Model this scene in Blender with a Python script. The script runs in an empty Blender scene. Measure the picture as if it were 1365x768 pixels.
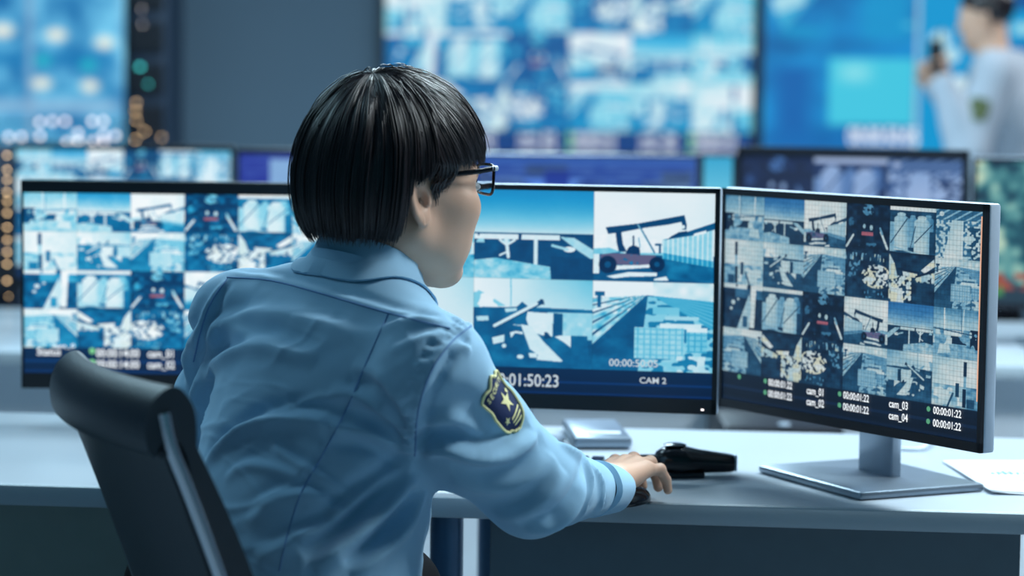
import bpy, math, random
import numpy as np
from mathutils import Vector, Matrix
from mathutils.bvhtree import BVHTree

S = bpy.context.scene
COL = S.collection
rng = np.random.default_rng(7)
random.seed(7)

# ------------------------------------------------------------------ camera
LENS, SENSOR, W_PX, H_PX = 85.0, 36.0, 1365.0, 768.0
FPX = LENS / SENSOR * W_PX
CAM = np.array((0.0, 0.0, 1.314))
PITCH = math.atan(262.0 / FPX)
ROLL = 0.012
c_f = np.array((0, math.cos(PITCH), -math.sin(PITCH)))
c_u0 = np.array((0, math.sin(PITCH), math.cos(PITCH)))
c_r0 = np.array((1.0, 0, 0))
c_u = c_u0 - ROLL * c_r0
c_r = c_r0 + ROLL * c_u0
c_u /= np.linalg.norm(c_u); c_r /= np.linalg.norm(c_r)

def P(px, py, d):
    """A point of the room: d metres down the room (world Y) along the sight line of a measured spot."""
    v = c_f + c_r * ((px - W_PX / 2) / FPX) - c_u * ((py - H_PX / 2) / FPX)
    return CAM + v * (d / v[1])

def pix(p):
    v = np.asarray(p, float) - CAM
    z = v @ c_f
    return np.stack([W_PX / 2 + (v @ c_r) / z * FPX, H_PX / 2 - (v @ c_u) / z * FPX], -1)

cam_d = bpy.data.cameras.new('camera')
cam_d.lens = LENS; cam_d.sensor_width = SENSOR
cam_d.clip_start = 0.05; cam_d.clip_end = 60
cam_d.dof.use_dof = True
cam_d.dof.focus_distance = 3.16
cam_d.dof.aperture_fstop = 2.8
cam = bpy.data.objects.new('camera', cam_d)
COL.objects.link(cam)
M = Matrix(((c_r[0], c_u[0], -c_f[0], CAM[0]), (c_r[1], c_u[1], -c_f[1], CAM[1]), (c_r[2], c_u[2], -c_f[2], CAM[2]), (0, 0, 0, 1)))
cam.matrix_world = M
S.camera = cam

# ------------------------------------------------------------------ exposure, world, room lamps
S.view_settings.view_transform = 'Standard'
S.view_settings.look = 'None'
S.view_settings.gamma = 1.0
S.view_settings.use_curve_mapping = False
S.view_settings.exposure = 0.0
S.cycles.use_denoising = True
S.cycles.max_bounces = 6
S.cycles.sample_clamp_indirect = 4.0
world = bpy.data.worlds.new('world'); S.world = world
world.use_nodes = True
bg = world.node_tree.nodes['Background']
bg.inputs[0].default_value = (0.06, 0.29, 0.40, 1)
bg.inputs[1].default_value = 0.32

def lamp(name, loc, size, power, color, target=None, sy=None):
    l = bpy.data.lights.new(name, 'AREA')
    l.shape = 'RECTANGLE'; l.size = size; l.size_y = sy or size
    l.energy = power; l.color = color
    o = bpy.data.objects.new(name, l); COL.objects.link(o)
    o.location = loc
    if target is not None:
        o.rotation_euler = (Vector(target) - Vector(loc)).to_track_quat('-Z', 'Y').to_euler()
    return o
# ceiling panel lamps over the aisles of the room (each hangs just under its ceiling fixture)
CEIL = 2.9
lamp_spots = [(0.9, 4.5, 98, (0.74, 0.93, 1.0)), (-1.6, 5.2, 36, (0.56, 0.86, 1.0)), (2.0, 3.3, 92, (0.84, 0.96, 1.0)), (-0.2, 7.8, 120, (0.64, 0.88, 1.0)), (-2.1, 3.6, 22, (0.46, 0.82, 1.0)), (3.0, 8.9, 42, (0.9, 0.96, 1.0))]
for (lx, ly, pw, lc) in lamp_spots:
    lamp('ceiling_lamp', (lx, ly, CEIL - 0.06), 1.15, pw, lc, (lx, ly, 0), 0.55)

# ------------------------------------------------------------------ helpers
def tag(o, label=None, cat=None, group=None, kind=None):
    if label: o['label'] = label
    if cat: o['category'] = cat
    if group: o['group'] = group
    if kind: o['kind'] = kind
    return o

def empty(name, loc=(0, 0, 0), rz=0.0):
    o = bpy.data.objects.new(name, None); COL.objects.link(o)
    o.location = loc; o.rotation_euler = (0, 0, rz)
    o.empty_display_size = 0.1
    return o

def srgb(r, g, b):
    def f(c):
        c /= 255.0
        return c / 12.92 if c <= 0.04045 else ((c + 0.055) / 1.055) ** 2.4
    return (f(r), f(g), f(b), 1.0)

def lin(a):
    a = np.clip(a, 0, 1)
    return np.where(a <= 0.04045, a / 12.92, ((a + 0.055) / 1.055) ** 2.4)

def mat(name, color, rough=0.5, metal=0.0, spec=0.5, noise=None, bump=None, emit=None, sss=0.0, coat=0.0, sheen=0.0):
    m = bpy.data.materials.new(name); m.use_nodes = True
    nt = m.node_tree; b = nt.nodes['Principled BSDF']
    b.inputs['Base Color'].default_value = color
    b.inputs['Roughness'].default_value = rough
    b.inputs['Metallic'].default_value = metal
    b.inputs['Specular IOR Level'].default_value = spec
    b.inputs['Coat Weight'].default_value = coat
    b.inputs['Sheen Weight'].default_value = sheen
    if sss:
        b.inputs['Subsurface Weight'].default_value = sss
        b.inputs['Subsurface Radius'].default_value = (0.012, 0.005, 0.003)
        b.inputs['Subsurface Scale'].default_value = 1.0
    if emit:
        b.inputs['Emission Color'].default_value = emit[0]
        b.inputs['Emission Strength'].default_value = emit[1]
    tc = nt.nodes.new('ShaderNodeTexCoord')
    if noise:
        sc, amt = noise
        n = nt.nodes.new('ShaderNodeTexNoise'); n.inputs['Scale'].default_value = sc
        n.inputs['Detail'].default_value = 5
        nt.links.new(tc.outputs['Object'], n.inputs['Vector'])
        mx = nt.nodes.new('ShaderNodeMix'); mx.data_type = 'RGBA'
        mx.inputs['A'].default_value = tuple(c * (1 - amt) for c in color[:3]) + (1,)
        mx.inputs['B'].default_value = tuple(min(1, c * (1 + amt)) for c in color[:3]) + (1,)
        nt.links.new(n.outputs['Fac'], mx.inputs['Factor'])
        nt.links.new(mx.outputs['Result'], b.inputs['Base Color'])
    if bump:
        sc, st, dist = bump
        n = nt.nodes.new('ShaderNodeTexNoise'); n.inputs['Scale'].default_value = sc
        n.inputs['Detail'].default_value = 4
        nt.links.new(tc.outputs['Object'], n.inputs['Vector'])
        bp = nt.nodes.new('ShaderNodeBump'); bp.inputs['Strength'].default_value = st
        bp.inputs['Distance'].default_value = dist
        nt.links.new(n.outputs['Fac'], bp.inputs['Height'])
        nt.links.new(bp.outputs['Normal'], b.inputs['Normal'])
    return m

def mesh_obj(name, verts, faces, material, parent=None, smooth=False):
    me = bpy.data.meshes.new(name)
    verts = np.asarray(verts, np.float32)
    if isinstance(faces, np.ndarray):
        n, k = faces.shape
        me.vertices.add(len(verts)); me.vertices.foreach_set('co', verts.ravel())
        me.loops.add(n * k); me.loops.foreach_set('vertex_index', faces.astype(np.int32).ravel())
        me.polygons.add(n)
        me.polygons.foreach_set('loop_start', np.arange(0, n * k, k, dtype=np.int32))
        me.polygons.foreach_set('loop_total', np.full(n, k, np.int32))
        me.update(calc_edges=True)
    else:
        me.from_pydata([tuple(map(float, v)) for v in verts], [], [tuple(map(int, f)) for f in faces])
        me.update()
    if material is not None: me.materials.append(material)
    if smooth:
        me.polygons.foreach_set('use_smooth', np.ones(len(me.polygons), bool))
    me.validate()
    o = bpy.data.objects.new(name, me); COL.objects.link(o)
    if parent is not None: o.parent = parent
    return o

class MB:
    """collects shapes into one mesh"""
    def __init__(self): self.v = []; self.f = []
    def add(self, v, f):
        n = len(self.v)
        self.v += [tuple(map(float, p)) for p in v]
        self.f += [tuple(int(i) + n for i in q) for q in f]
        return self
    def box(self, c, s, rz=0.0, bev=0.0, rot=None):
        hx, hy, hz = s[0] / 2, s[1] / 2, s[2] / 2
        b = min(bev, hx * .9, hy * .9, hz * .9)
        if b <= 0:
            v = [(x, y, z) for z in (-hz, hz) for (x, y) in ((-hx, -hy), (hx, -hy), (hx, hy), (-hx, hy))]
            f = [(3, 2, 1, 0), (4, 5, 6, 7), (0, 1, 5, 4), (1, 2, 6, 5), (2, 3, 7, 6), (3, 0, 4, 7)]
        else:
            def ring(ix, iy, z):
                r = []
                for (sx, sy, a0) in ((1, 1, 0), (-1, 1, 90), (-1, -1, 180), (1, -1, 270)):
                    for a in (0, 30, 60, 90):
                        t = math.radians(a0 + a)
                        r.append((sx * (ix - b) + b0 * math.cos(t), sy * (iy - b) + b0 * math.sin(t), z))
                return r
            v = []; lev = []
            for (k, z) in ((90, -hz), (45, -hz + b * (1 - math.sin(math.radians(45)))), (0, -hz + b), (0, hz - b), (45, hz - b * (1 - math.sin(math.radians(45)))), (90, hz)):
                b0 = b * math.cos(math.radians(k)) + 1e-5
                v += ring(hx, hy, z)
            f = []; n = 16
            for l in range(5):
                for i in range(n):
                    j = (i + 1) % n
                    f.append((l * n + i, l * n + j, (l + 1) * n + j, (l + 1) * n + i))
            f.append(tuple(range(n - 1, -1, -1))); f.append(tuple(range(5 * n, 6 * n)))
        ca, sa = math.cos(rz), math.sin(rz)
        out = []
        for p in v:
            if rot is not None: p = rot @ Vector(p)
            x, y, z = p
            out.append((c[0] + x * ca - y * sa, c[1] + x * sa + y * ca, c[2] + z))
        return self.add(out, f)
    def tube(self, pts, r, n=12, cap=True, flat=1.0):
        pts = [np.array(p, float) for p in pts]
        rr = r if isinstance(r, (list, tuple)) else [r] * len(pts)
        v = []; f = []
        up = None
        for i, p in enumerate(pts):
            t = pts[min(i + 1, len(pts) - 1)] - pts[max(i - 1, 0)]
            t = t / (np.linalg.norm(t) + 1e-12)
            if up is None:
                a = np.array((0, 0, 1.0)) if abs(t[2]) < .9 else np.array((1.0, 0, 0))
            else: a = up
            s = np.cross(t, a); s /= np.linalg.norm(s) + 1e-12
            u = np.cross(s, t); up = u
            for k in range(n):
                th = 2 * math.pi * k / n
                v.append(p + rr[i] * (math.cos(th) * s + flat * math.sin(th) * u))
        for i in range(len(pts) - 1):
            for k in range(n):
                j = (k + 1) % n
                f.append((i * n + k, (i + 1) * n + k, (i + 1) * n + j, i * n + j))
        if cap:
            f.append(tuple(range(n))); f.append(tuple(range(len(pts) * n - 1, (len(pts) - 1) * n - 1, -1)))
        return self.add(v, f)
    def lathe(self, prof, c=(0, 0, 0), n=32):
        v = []; f = []
        for (r, z) in prof:
            for k in range(n):
                t = 2 * math.pi * k / n
                v.append((c[0] + r * math.cos(t), c[1] + r * math.sin(t), c[2] + z))
        for i in range(len(prof) - 1):
            for k in range(n):
                j = (k + 1) % n
                f.append((i * n + k, i * n + j, (i + 1) * n + j, (i + 1) * n + k))
        f.append(tuple(range(n - 1, -1, -1))); f.append(tuple(range((len(prof) - 1) * n, len(prof) * n)))
        return self.add(v, f)
    def prism(self, poly, z0, z1):
        n = len(poly)
        v = [(x, y, z0) for x, y in poly] + [(x, y, z1) for x, y in poly]
        f = [tuple(range(n - 1, -1, -1)), tuple(range(n, 2 * n))]
        f += [(i, (i + 1) % n, n + (i + 1) % n, n + i) for i in range(n)]
        return self.add(v, f)
    def build(self, name, material, parent=None, smooth=False):
        o = mesh_obj(name, np.array(self.v), self.f, material, parent, False)
        if smooth:
            me = o.data
            me.polygons.foreach_set('use_smooth', np.ones(len(me.polygons), bool))
            try: me.set_sharp_from_angle(angle=math.radians(40))
            except Exception: pass
        return o

def spline(pts, n):
    """Catmull-Rom through pts"""
    pts = [np.array(p, float) for p in pts]
    q = [2 * pts[0] - pts[1]] + pts + [2 * pts[-1] - pts[-2]]
    out = []
    for i in range(1, len(q) - 2):
        for k in range(n):
            t = k / n
            p0, p1, p2, p3 = q[i - 1], q[i], q[i + 1], q[i + 2]
            out.append(0.5 * ((2 * p1) + (-p0 + p2) * t + (2 * p0 - 5 * p1 + 4 * p2 - p3) * t * t + (-p0 + 3 * p1 - 3 * p2 + p3) * t ** 3))
    out.append(pts[-1])
    return out

# --- signed distance modelling of organic shapes
def smin(a, b, k):
    h = np.clip(0.5 + 0.5 * (b - a) / k, 0, 1)
    return b + (a - b) * h - k * h * (1 - h)
def smax(a, b, k): return -smin(-a, -b, k)
def ell(p, c, r, R=None):
    q = p - np.asarray(c, p.dtype)
    if R is not None: q = q @ np.asarray(R, p.dtype)       # columns of R: the axes
    r = np.asarray(r, p.dtype)
    k0 = np.linalg.norm(q / r, axis=-1); k1 = np.linalg.norm(q / (r * r), axis=-1) + 1e-9
    return k0 * (k0 - 1) / k1
def cone(p, a, b, r1, r2):
    a = np.asarray(a, p.dtype); b = np.asarray(b, p.dtype)
    ba = b - a; t = np.clip(((p - a) @ ba) / (ba @ ba), 0, 1)
    return np.linalg.norm(p - a - t[..., None] * ba, axis=-1) - (r1 + (r2 - r1) * t)

def surface_nets(f, lo, hi, h):
    lo = np.asarray(lo, float); n = np.ceil((np.asarray(hi) - lo) / h).astype(int) + 1
    xs, ys, zs = [lo[i] + h * np.arange(n[i]) for i in range(3)]
    V = np.empty(n, np.float32)
    Y, Z = np.meshgrid(ys, zs, indexing='ij')
    step = max(1, int(400000 / Y.size))
    for i in range(0, n[0], step):
        xx = xs[i:i + step]
        pp = np.empty((len(xx),) + Y.shape + (3,), np.float32)
        pp[..., 0] = xx[:, None, None]; pp[..., 1] = Y; pp[..., 2] = Z
        V[i:i + step] = f(pp.reshape(-1, 3)).reshape(pp.shape[:3])
    s = V < 0
    cnt = np.zeros(n - 1, np.int8)
    for a in (0, 1):
        for b in (0, 1):
            for c in (0, 1):
                cnt += s[a:n[0] - 1 + a, b:n[1] - 1 + b, c:n[2] - 1 + c]
    I = np.argwhere((cnt > 0) & (cnt < 8))
    acc = np.zeros((len(I), 3)); num = np.zeros(len(I))
    cs = [(a, b, c) for a in (0, 1) for b in (0, 1) for c in (0, 1)]
    for i in range(8):
        for j in range(i + 1, 8):
            d = np.array(cs[j]) - np.array(cs[i])
            if np.abs(d).sum() != 1: continue
            A = I + cs[i]; B = I + cs[j]
            va = V[A[:, 0], A[:, 1], A[:, 2]]; vb = V[B[:, 0], B[:, 1], B[:, 2]]
            m = (va < 0) != (vb < 0)
            t = va[m] / (va[m] - vb[m])
            acc[m] += A[m] + t[:, None] * (B[m] - A[m]); num[m] += 1
    verts = lo + h * acc / num[:, None]
    idx = -np.ones(n - 1, np.int64); idx[I[:, 0], I[:, 1], I[:, 2]] = np.arange(len(I))
    faces = []
    for ax in range(3):
        o1, o2 = [(1, 2), (2, 0), (0, 1)][ax]
        sl0 = [slice(None)] * 3; sl1 = [slice(None)] * 3
        sl0[ax] = slice(0, -1); sl1[ax] = slice(1, None)
        E = np.argwhere(s[tuple(sl0)] != s[tuple(sl1)])
        ok = (E[:, o1] > 0) & (E[:, o2] > 0) & (E[:, o1] < n[o1] - 1) & (E[:, o2] < n[o2] - 1)
        E = E[ok]
        u = np.zeros(3, int); u[o1] = 1; w = np.zeros(3, int); w[o2] = 1
        q = [E - u - w, E - w, E, E - u]
        F = np.stack([idx[k[:, 0], k[:, 1], k[:, 2]] for k in q], 1)
        inside = s[E[:, 0], E[:, 1], E[:, 2]]
        F[~inside] = F[~inside][:, ::-1]
        faces.append(F)
    F = np.concatenate(faces)
    F = F[(F >= 0).all(1)]
    return verts, F

def relax(v, F, it=2, lam=0.5):
    for _ in range(it):
        acc = np.zeros_like(v); num = np.zeros(len(v))
        for k in range(4):
            a = F[:, k]; b = F[:, (k + 1) % 4]
            for (s_, t_) in ((a, b), (b, a)):
                for c in range(3): acc[:, c] += np.bincount(s_, v[t_, c], len(v))
                num += np.bincount(s_, minlength=len(v))
        v = v + lam * (acc / np.maximum(num, 1)[:, None] - v)
    return v

def vnormals(v, F):
    fn = np.cross(v[F[:, 2]] - v[F[:, 0]], v[F[:, 3]] - v[F[:, 1]])
    n = np.zeros_like(v)
    for k in range(4):
        for c in range(3): n[:, c] += np.bincount(F[:, k], fn[:, c], len(v))
    return n / (np.linalg.norm(n, axis=1)[:, None] + 1e-12)

def vnoise3(p, sc, seed):
    """smooth value noise in 3D, -1..1"""
    r = np.random.default_rng(seed); T = r.random((32, 32, 32)) * 2 - 1
    q = p * sc; i = np.floor(q).astype(int); f = q - i; f = f * f * (3 - 2 * f)
    out = 0
    for a in (0, 1):
        for b in (0, 1):
            for c in (0, 1):
                w = (f[:, 0] if a else 1 - f[:, 0]) * (f[:, 1] if b else 1 - f[:, 1]) * (f[:, 2] if c else 1 - f[:, 2])
                out = out + w * T[(i[:, 0] + a) % 32, (i[:, 1] + b) % 32, (i[:, 2] + c) % 32]
    return out

# ------------------------------------------------------------------ materials
M_desk = mat('desk_laminate', srgb(168, 178, 188), 0.32, 0, 0.5, noise=(900, 0.10))
M_desk_edge = mat('desk_edging', srgb(152, 166, 176), 0.42, 0, 0.5, noise=(1500, 0.2))
M_panel = mat('slate_panel', srgb(84, 100, 110), 0.6, noise=(30, 0.08))
M_greypanel = mat('grey_panel', srgb(196, 204, 212), 0.6, noise=(12, 0.05))
M_leg = mat('blue_steel', srgb(60, 92, 122), 0.35, 0.3)
M_black = mat('black_plastic', srgb(10, 15, 26), 0.38, noise=(40, 0.1))
M_gloss = mat('black_gloss', srgb(9, 13, 20), 0.16, noise=(40, 0.1))
M_silver = mat('silver_plastic', srgb(190, 204, 220), 0.35, 0.25, noise=(200, 0.04))
M_alu = mat('brushed_aluminium', srgb(132, 146, 160), 0.3, 0.6, noise=(60, 0.04))
M_leather = mat('black_leather', srgb(26, 38, 50), 0.42, 0, 0.6, bump=(260, 0.25, 0.002), noise=(8, 0.15))
M_chrome = mat('chrome', srgb(205, 210, 218), 0.16, 1.0, noise=(5, 0.03))
M_fabric = mat('light_blue_shirt_cotton', srgb(150, 192, 220), 0.85, 0, 0.25, bump=(900, 0.15, 0.0006), sheen=0.15, noise=(14, 0.03))
M_stitch = mat('shirt_stitching', srgb(112, 150, 196), 0.9)
M_whiteshirt = mat('pale_grey_shirt_cotton', srgb(172, 182, 194), 0.85, noise=(12, 0.04))
M_trousers = mat('dark_navy_trousers', srgb(8, 10, 17), 0.9, 0, 0.15, noise=(60, 0.15))
M_skin = mat('skin', srgb(214, 172, 148), 0.5, 0, 0.4, sss=0.12, bump=(320, 0.12, 0.0008), noise=(40, 0.05))
M_hair = mat('dark_brown_hair', srgb(26, 17, 22), 0.33, 0, 0.7, noise=(90, 0.35))
M_wall = mat('grey_blue_wall_paint', srgb(84, 104, 120), 0.8, noise=(1.3, 0.10), bump=(3, 0.1, 0.02))
M_floor = mat('pale_grey_floor', srgb(165, 180, 194), 0.35, noise=(2.0, 0.08))
M_ceiling = mat('white_ceiling_paint', srgb(150, 160, 168), 0.9, noise=(3, 0.03))
M_paper = mat('white_paper', srgb(235, 240, 246), 0.7, noise=(20, 0.01))
M_ink = mat('pale_blue_ink', srgb(110, 160, 205), 0.8, noise=(20, 0.02))
M_navy = mat('navy_patch_cloth', srgb(24, 44, 92), 0.8, noise=(400, 0.15))
M_gold = mat('gold_thread', srgb(250, 238, 176), 0.7, noise=(500, 0.12))
M_cable = mat('white_cable', srgb(200, 210, 222), 0.4, noise=(30, 0.02))
M_shoe = mat('black_shoe_leather', srgb(14, 14, 18), 0.3, noise=(30, 0.1))
M_rack = mat('dark_cabinet_steel', srgb(30, 46, 66), 0.5, 0.2, noise=(3, 0.15))

def glow(name, col, st):
    m = bpy.data.materials.new(name); m.use_nodes = True
    nt = m.node_tree; b = nt.nodes['Principled BSDF']
    b.inputs['Base Color'].default_value = (0.02, 0.02, 0.02, 1)
    b.inputs['Emission Color'].default_value = col; b.inputs['Emission Strength'].default_value = st
    m.cycles.emission_sampling = 'NONE'
    return m
M_text = glow('lit_white_text', srgb(240, 246, 250), 1.15)
M_text_soft = glow('lit_grey_text', srgb(196, 208, 216), 1.0)
M_dot = glow('lit_green_dot', srgb(120, 200, 140), 1.0)
M_dot_dim = glow('lit_dim_green_dot', srgb(86, 160, 120), 1.0)
M_orange = glow('lit_orange_line', srgb(226, 170, 140), 1.0)
M_led = glow('warm_led', srgb(255, 214, 160), 5)
M_led_white = glow('white_led', srgb(235, 225, 225), 3.0)
M_led_teal = glow('teal_led', srgb(60, 200, 200), 3.5)

m = bpy.data.materials.new('lit_screen'); m.use_nodes = True
nt = m.node_tree; b = nt.nodes['Principled BSDF']
at_ = nt.nodes.new('ShaderNodeAttribute'); at_.attribute_name = 'picture'
nt.links.new(at_.outputs['Color'], b.inputs['Emission Color'])
b.inputs['Emission Strength'].default_value = 1.0
b.inputs['Base Color'].default_value = (0.012, 0.014, 0.018, 1)
b.inputs['Roughness'].default_value = 0.35
b.inputs['Specular IOR Level'].default_value = 0.25
m.cycles.emission_sampling = 'NONE'
M_screen = m
M_glass = bpy.data.materials.new('spectacle_glass'); M_glass.use_nodes = True
nt = M_glass.node_tree; b = nt.nodes['Principled BSDF']
b.inputs['Transmission Weight'].default_value = 1.0; b.inputs['Roughness'].default_value = 0.0
b.inputs['IOR'].default_value = 1.08; b.inputs['Base Color'].default_value = (0.8, 0.88, 0.95, 1)
# ------------------------------------------------------------------ what the screens show (drawn with numbers, no picture files)
def n2(u, v, fx, fy, seed):
    r = np.random.default_rng(seed); T = r.random((64, 64))
    x = u * fx; y = v * fy; i = np.floor(x).astype(int); j = np.floor(y).astype(int)
    a = x - i; b = y - j; a = a * a * (3 - 2 * a); b = b * b * (3 - 2 * b)
    g = lambda p, q: T[p % 64, q % 64]
    return (g(i, j) * (1 - a) + g(i + 1, j) * a) * (1 - b) + (g(i, j + 1) * (1 - a) + g(i + 1, j + 1) * a) * b
def fb(u, v, fx, fy, seed): return .55 * n2(u, v, fx, fy, seed) + .3 * n2(u, v, 2 * fx, 2 * fy, seed + 1) + .15 * n2(u, v, 4 * fx, 4 * fy, seed + 2)
def poly(u, v, pts):
    m = np.zeros(u.shape, bool)
    n = len(pts)
    for i in range(n):
        x1, y1 = pts[i]; x2, y2 = pts[(i + 1) % n]
        if y1 == y2: continue
        c = ((y1 > v) != (y2 > v)) & (u < (x2 - x1) * (v - y1) / (y2 - y1) + x1)
        m ^= c
    return m
def seg(u, v, a, b, w):
    ax, ay = a; bx, by = b
    t = np.clip(((u - ax) * (bx - ax) + (v - ay) * (by - ay)) / ((bx - ax) ** 2 + (by - ay) ** 2), 0, 1)
    return np.hypot(u - ax - t * (bx - ax), v - ay - t * (by - ay)) < w
def rect(u, v, x0, y0, x1, y1): return (u > x0) & (u < x1) & (v > y0) & (v < y1)
def circ(u, v, x, y, r, q=1.0): return np.hypot(u - x, (v - y) * q) < r
def put(L, m, val): L[m] = (val[m] if isinstance(val, np.ndarray) else val)

def t_port(u, v):
    L = .48 + .32 * (v / .42) + .05 * (n2(u, v, 5, 3, 1) - .5)
    g = v > .42
    put(L, g, .55 + .5 * (fb(u, v, 9, 12, 3) - .5))
    put(L, rect(u, v, 0, .40, .22, .8) & (fb(u, v, 6, 6, 9) > .35), .12)
    put(L, rect(u, v, .2, .52, .62, .72) & (n2(u, v, 9, 5, 5) > .4), .14)
    put(L, rect(u, v, .18, .44, .95, .56) & (n2(u, v, 14, 4, 6) > .35), .86)
    put(L, rect(u, v, .6, .6, 1, .74) & (n2(u, v, 8, 6, 8) > .5), .82)
    put(L, seg(u, v, (.36, 0), (.38, .5), .012), .85); put(L, seg(u, v, (.42, 0), (.40, .5), .006), .3)
    put(L, seg(u, v, (.77, 0), (.76, .52), .014), .92)
    put(L, seg(u, v, (.2, .5), (1, .43), .012), .25)
    put(L, poly(u, v, [(0, .8), (.7, .72), (1, .85), (1, 1), (0, 1)]), .5 + .35 * (fb(u, v, 12, 12, 11) - .3))
    put(L, poly(u, v, [(.66, .74), (.86, .74), (.9, .95), (.62, .9)]), .8)
    return L
def t_sky(u, v):
    L = .36 + .42 * np.clip(v / .48, 0, 1) ** 1.3
    put(L, v > .485, .16 + .06 * n2(u, v, 12, 6, 2))
    put(L, rect(u, v, 0, .50, .74, .56) & (n2(u, v, 26, 6, 3) > .22), .88)
    put(L, rect(u, v, .02, .56, .3, .6) & (n2(u, v, 30, 6, 4) > .55), .7)
    put(L, seg(u, v, (.27, .55), (.29, .76), .014) | seg(u, v, (.27, .62), (.22, .57), .012) | seg(u, v, (.28, .62), (.34, .57), .012) | seg(u, v, (.28, .7), (.22, .74), .01), .85)
    put(L, seg(u, v, (.52, .52), (.52, .84), .016), .84)
    put(L, poly(u, v, [(.72, .52), (.84, .53), (1, .66), (1, .78), (.86, .66)]), .72)
    put(L, circ(u, v, .80, .66, .05, 1.6), .9); put(L, seg(u, v, (.66, .62), (.78, .66), .014), .7)
    gr = poly(u, v, [(0, .80), (.18, .77), (.64, .86), (.65, 1), (0, 1)])
    put(L, gr, .62 + .4 * (fb(u, v, 16, 18, 5) - .45))
    put(L, poly(u, v, [(.65, .74), (1, .76), (1, 1), (.65, 1)]), .17)
    return L
def t_crane(u, v):
    X = 40 + u * 910; Y = 40 + v * 685
    q = lambda *p: poly(X, Y, list(p))
    L = .95 - .05 * u + .04 * (n2(u, v, 3, 3, 2) - .5)
    put(L, q((40, 480), (160, 470), (280, 510), (560, 500), (560, 560), (40, 560)), .62)
    put(L, (Y > 520), .22)
    put(L, q((40, 520), (85, 520), (85, 670), (40, 670)), .88)
    put(L, q((555, 400), (940, 310), (940, 610), (560, 545)), .66 + .16 * (np.sin(X * .17) > .6) - .25 * (Y > 500 + (X - 560) * .15))
    put(L, q((555, 405), (620, 385), (760, 330), (950, 262), (950, 315), (780, 365)), .22)
    put(L, q((790, 350), (885, 322), (885, 345), (790, 370)), .9)
    put(L, q((580, 555), (940, 605), (940, 725), (600, 700)), .22 + .12 * n2(u, v, 12, 14, 4))
    put(L, q((130, 315), (370, 282), (720, 210), (738, 285), (735, 320), (705, 320), (700, 262), (600, 285), (430, 312), (250, 350), (150, 366)), .17)
    put(L, q((680, 340), (740, 330), (755, 350), (600, 395), (620, 375)), .15)
    put(L, circ(X, Y, 712, 300, 14) | circ(X, Y, 690, 330, 10), .85)
    put(L, q((205, 350), (248, 345), (262, 440), (292, 500), (232, 500), (215, 430)), .15)
    put(L, seg(X, Y, (378, 290), (500, 500), 6), .25); put(L, seg(X, Y, (372, 290), (492, 500), 3), .7)
    put(L, q((285, 505), (305, 465), (340, 445), (388, 465), (395, 530), (290, 530)) | seg(X, Y, (340, 380), (342, 450), 6), .13)
    put(L, seg(X, Y, (380, 390), (392, 460), 3), .4)
    put(L, q((230, 510), (390, 520), (500, 520), (540, 560), (470, 600), (220, 600)) | q((90, 525), (240, 500), (250, 600), (90, 600)), .30)
    put(L, q((205, 605), (400, 598), (470, 590), (470, 615), (205, 640)), .9)
    put(L, circ(X, Y, 150, 600, 68) | circ(X, Y, 520, 590, 58), .08); put(L, circ(X, Y, 150, 600, 24) | circ(X, Y, 520, 590, 20), .22)
    put(L, q((140, 690), (300, 655), (520, 655), (520, 680), (300, 690), (200, 705)) | q((500, 700), (590, 680), (610, 712), (500, 715)), .88)
    put(L, seg(X, Y, (510, 440), (545, 440), 8) | seg(X, Y, (540, 440), (540, 500), 8), .2)
    return L
def t_boats(u, v):
    X = 460 + u * 875; Y = 25 + v * 675
    q = lambda *p: poly(X, Y, list(p))
    L = .93 - .35 * u * (1 - v) - .05 * (n2(u, v, 3, 3, 2) - .5)
    put(L, q((460, 100), (560, 150), (700, 235), (460, 260)), .62 + .3 * (n2(u, v, 8, 20, 3) > .5))
    put(L, seg(X, Y, (735, 25), (738, 230), 5), .6)
    put(L, q((460, 250), (700, 245), (780, 240), (820, 200), (870, 240), (1335, 250), (1335, 700), (460, 700)), .20 + .12 * n2(u, v, 10, 10, 5))
    put(L, q((1000, 275), (1335, 275), (1335, 480), (1120, 480)), .64 + .1 * n2(u, v, 30, 20, 6))
    put(L, q((860, 275), (1048, 285), (1045, 460), (960, 450), (880, 420), (850, 330)), .86)
    put(L, q((1050, 280), (1118, 285), (1118, 470), (1055, 470)), .22)
    put(L, q((810, 372), (890, 385), (980, 500), (1125, 645), (1100, 650), (930, 640), (940, 600), (880, 560)), .82)
    put(L, q((720, 370), (810, 380), (830, 450), (770, 440), (740, 480)) & (n2(u, v, 14, 14, 8) > .35), .85)
    put(L, q((600, 480), (690, 455), (690, 510), (610, 530)) | q((870, 590), (935, 590), (935, 625), (880, 625)) | circ(X, Y, 810, 620, 24, 1.5) | circ(X, Y, 690, 540, 16), .82)
    put(L, q((480, 320), (570, 315), (575, 350), (490, 355)) | q((690, 255), (780, 250), (780, 270), (700, 285)), .75)
    put(L, q((1060, 460), (1100, 450), (1190, 450), (1180, 540), (1130, 500)), .84)
    put(L, q((1180, 450), (1300, 450), (1320, 690), (1180, 690)), .26)
    put(L, seg(X, Y, (620, 395), (960, 200), 17), .2); put(L, seg(X, Y, (618, 388), (925, 212), 12), .84)
    put(L, q((950, 175), (975, 180), (985, 220), (955, 215)), .15)
    put(L, q((985, 425), (1010, 430), (1040, 470), (985, 480)), .18)
    return L
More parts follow.
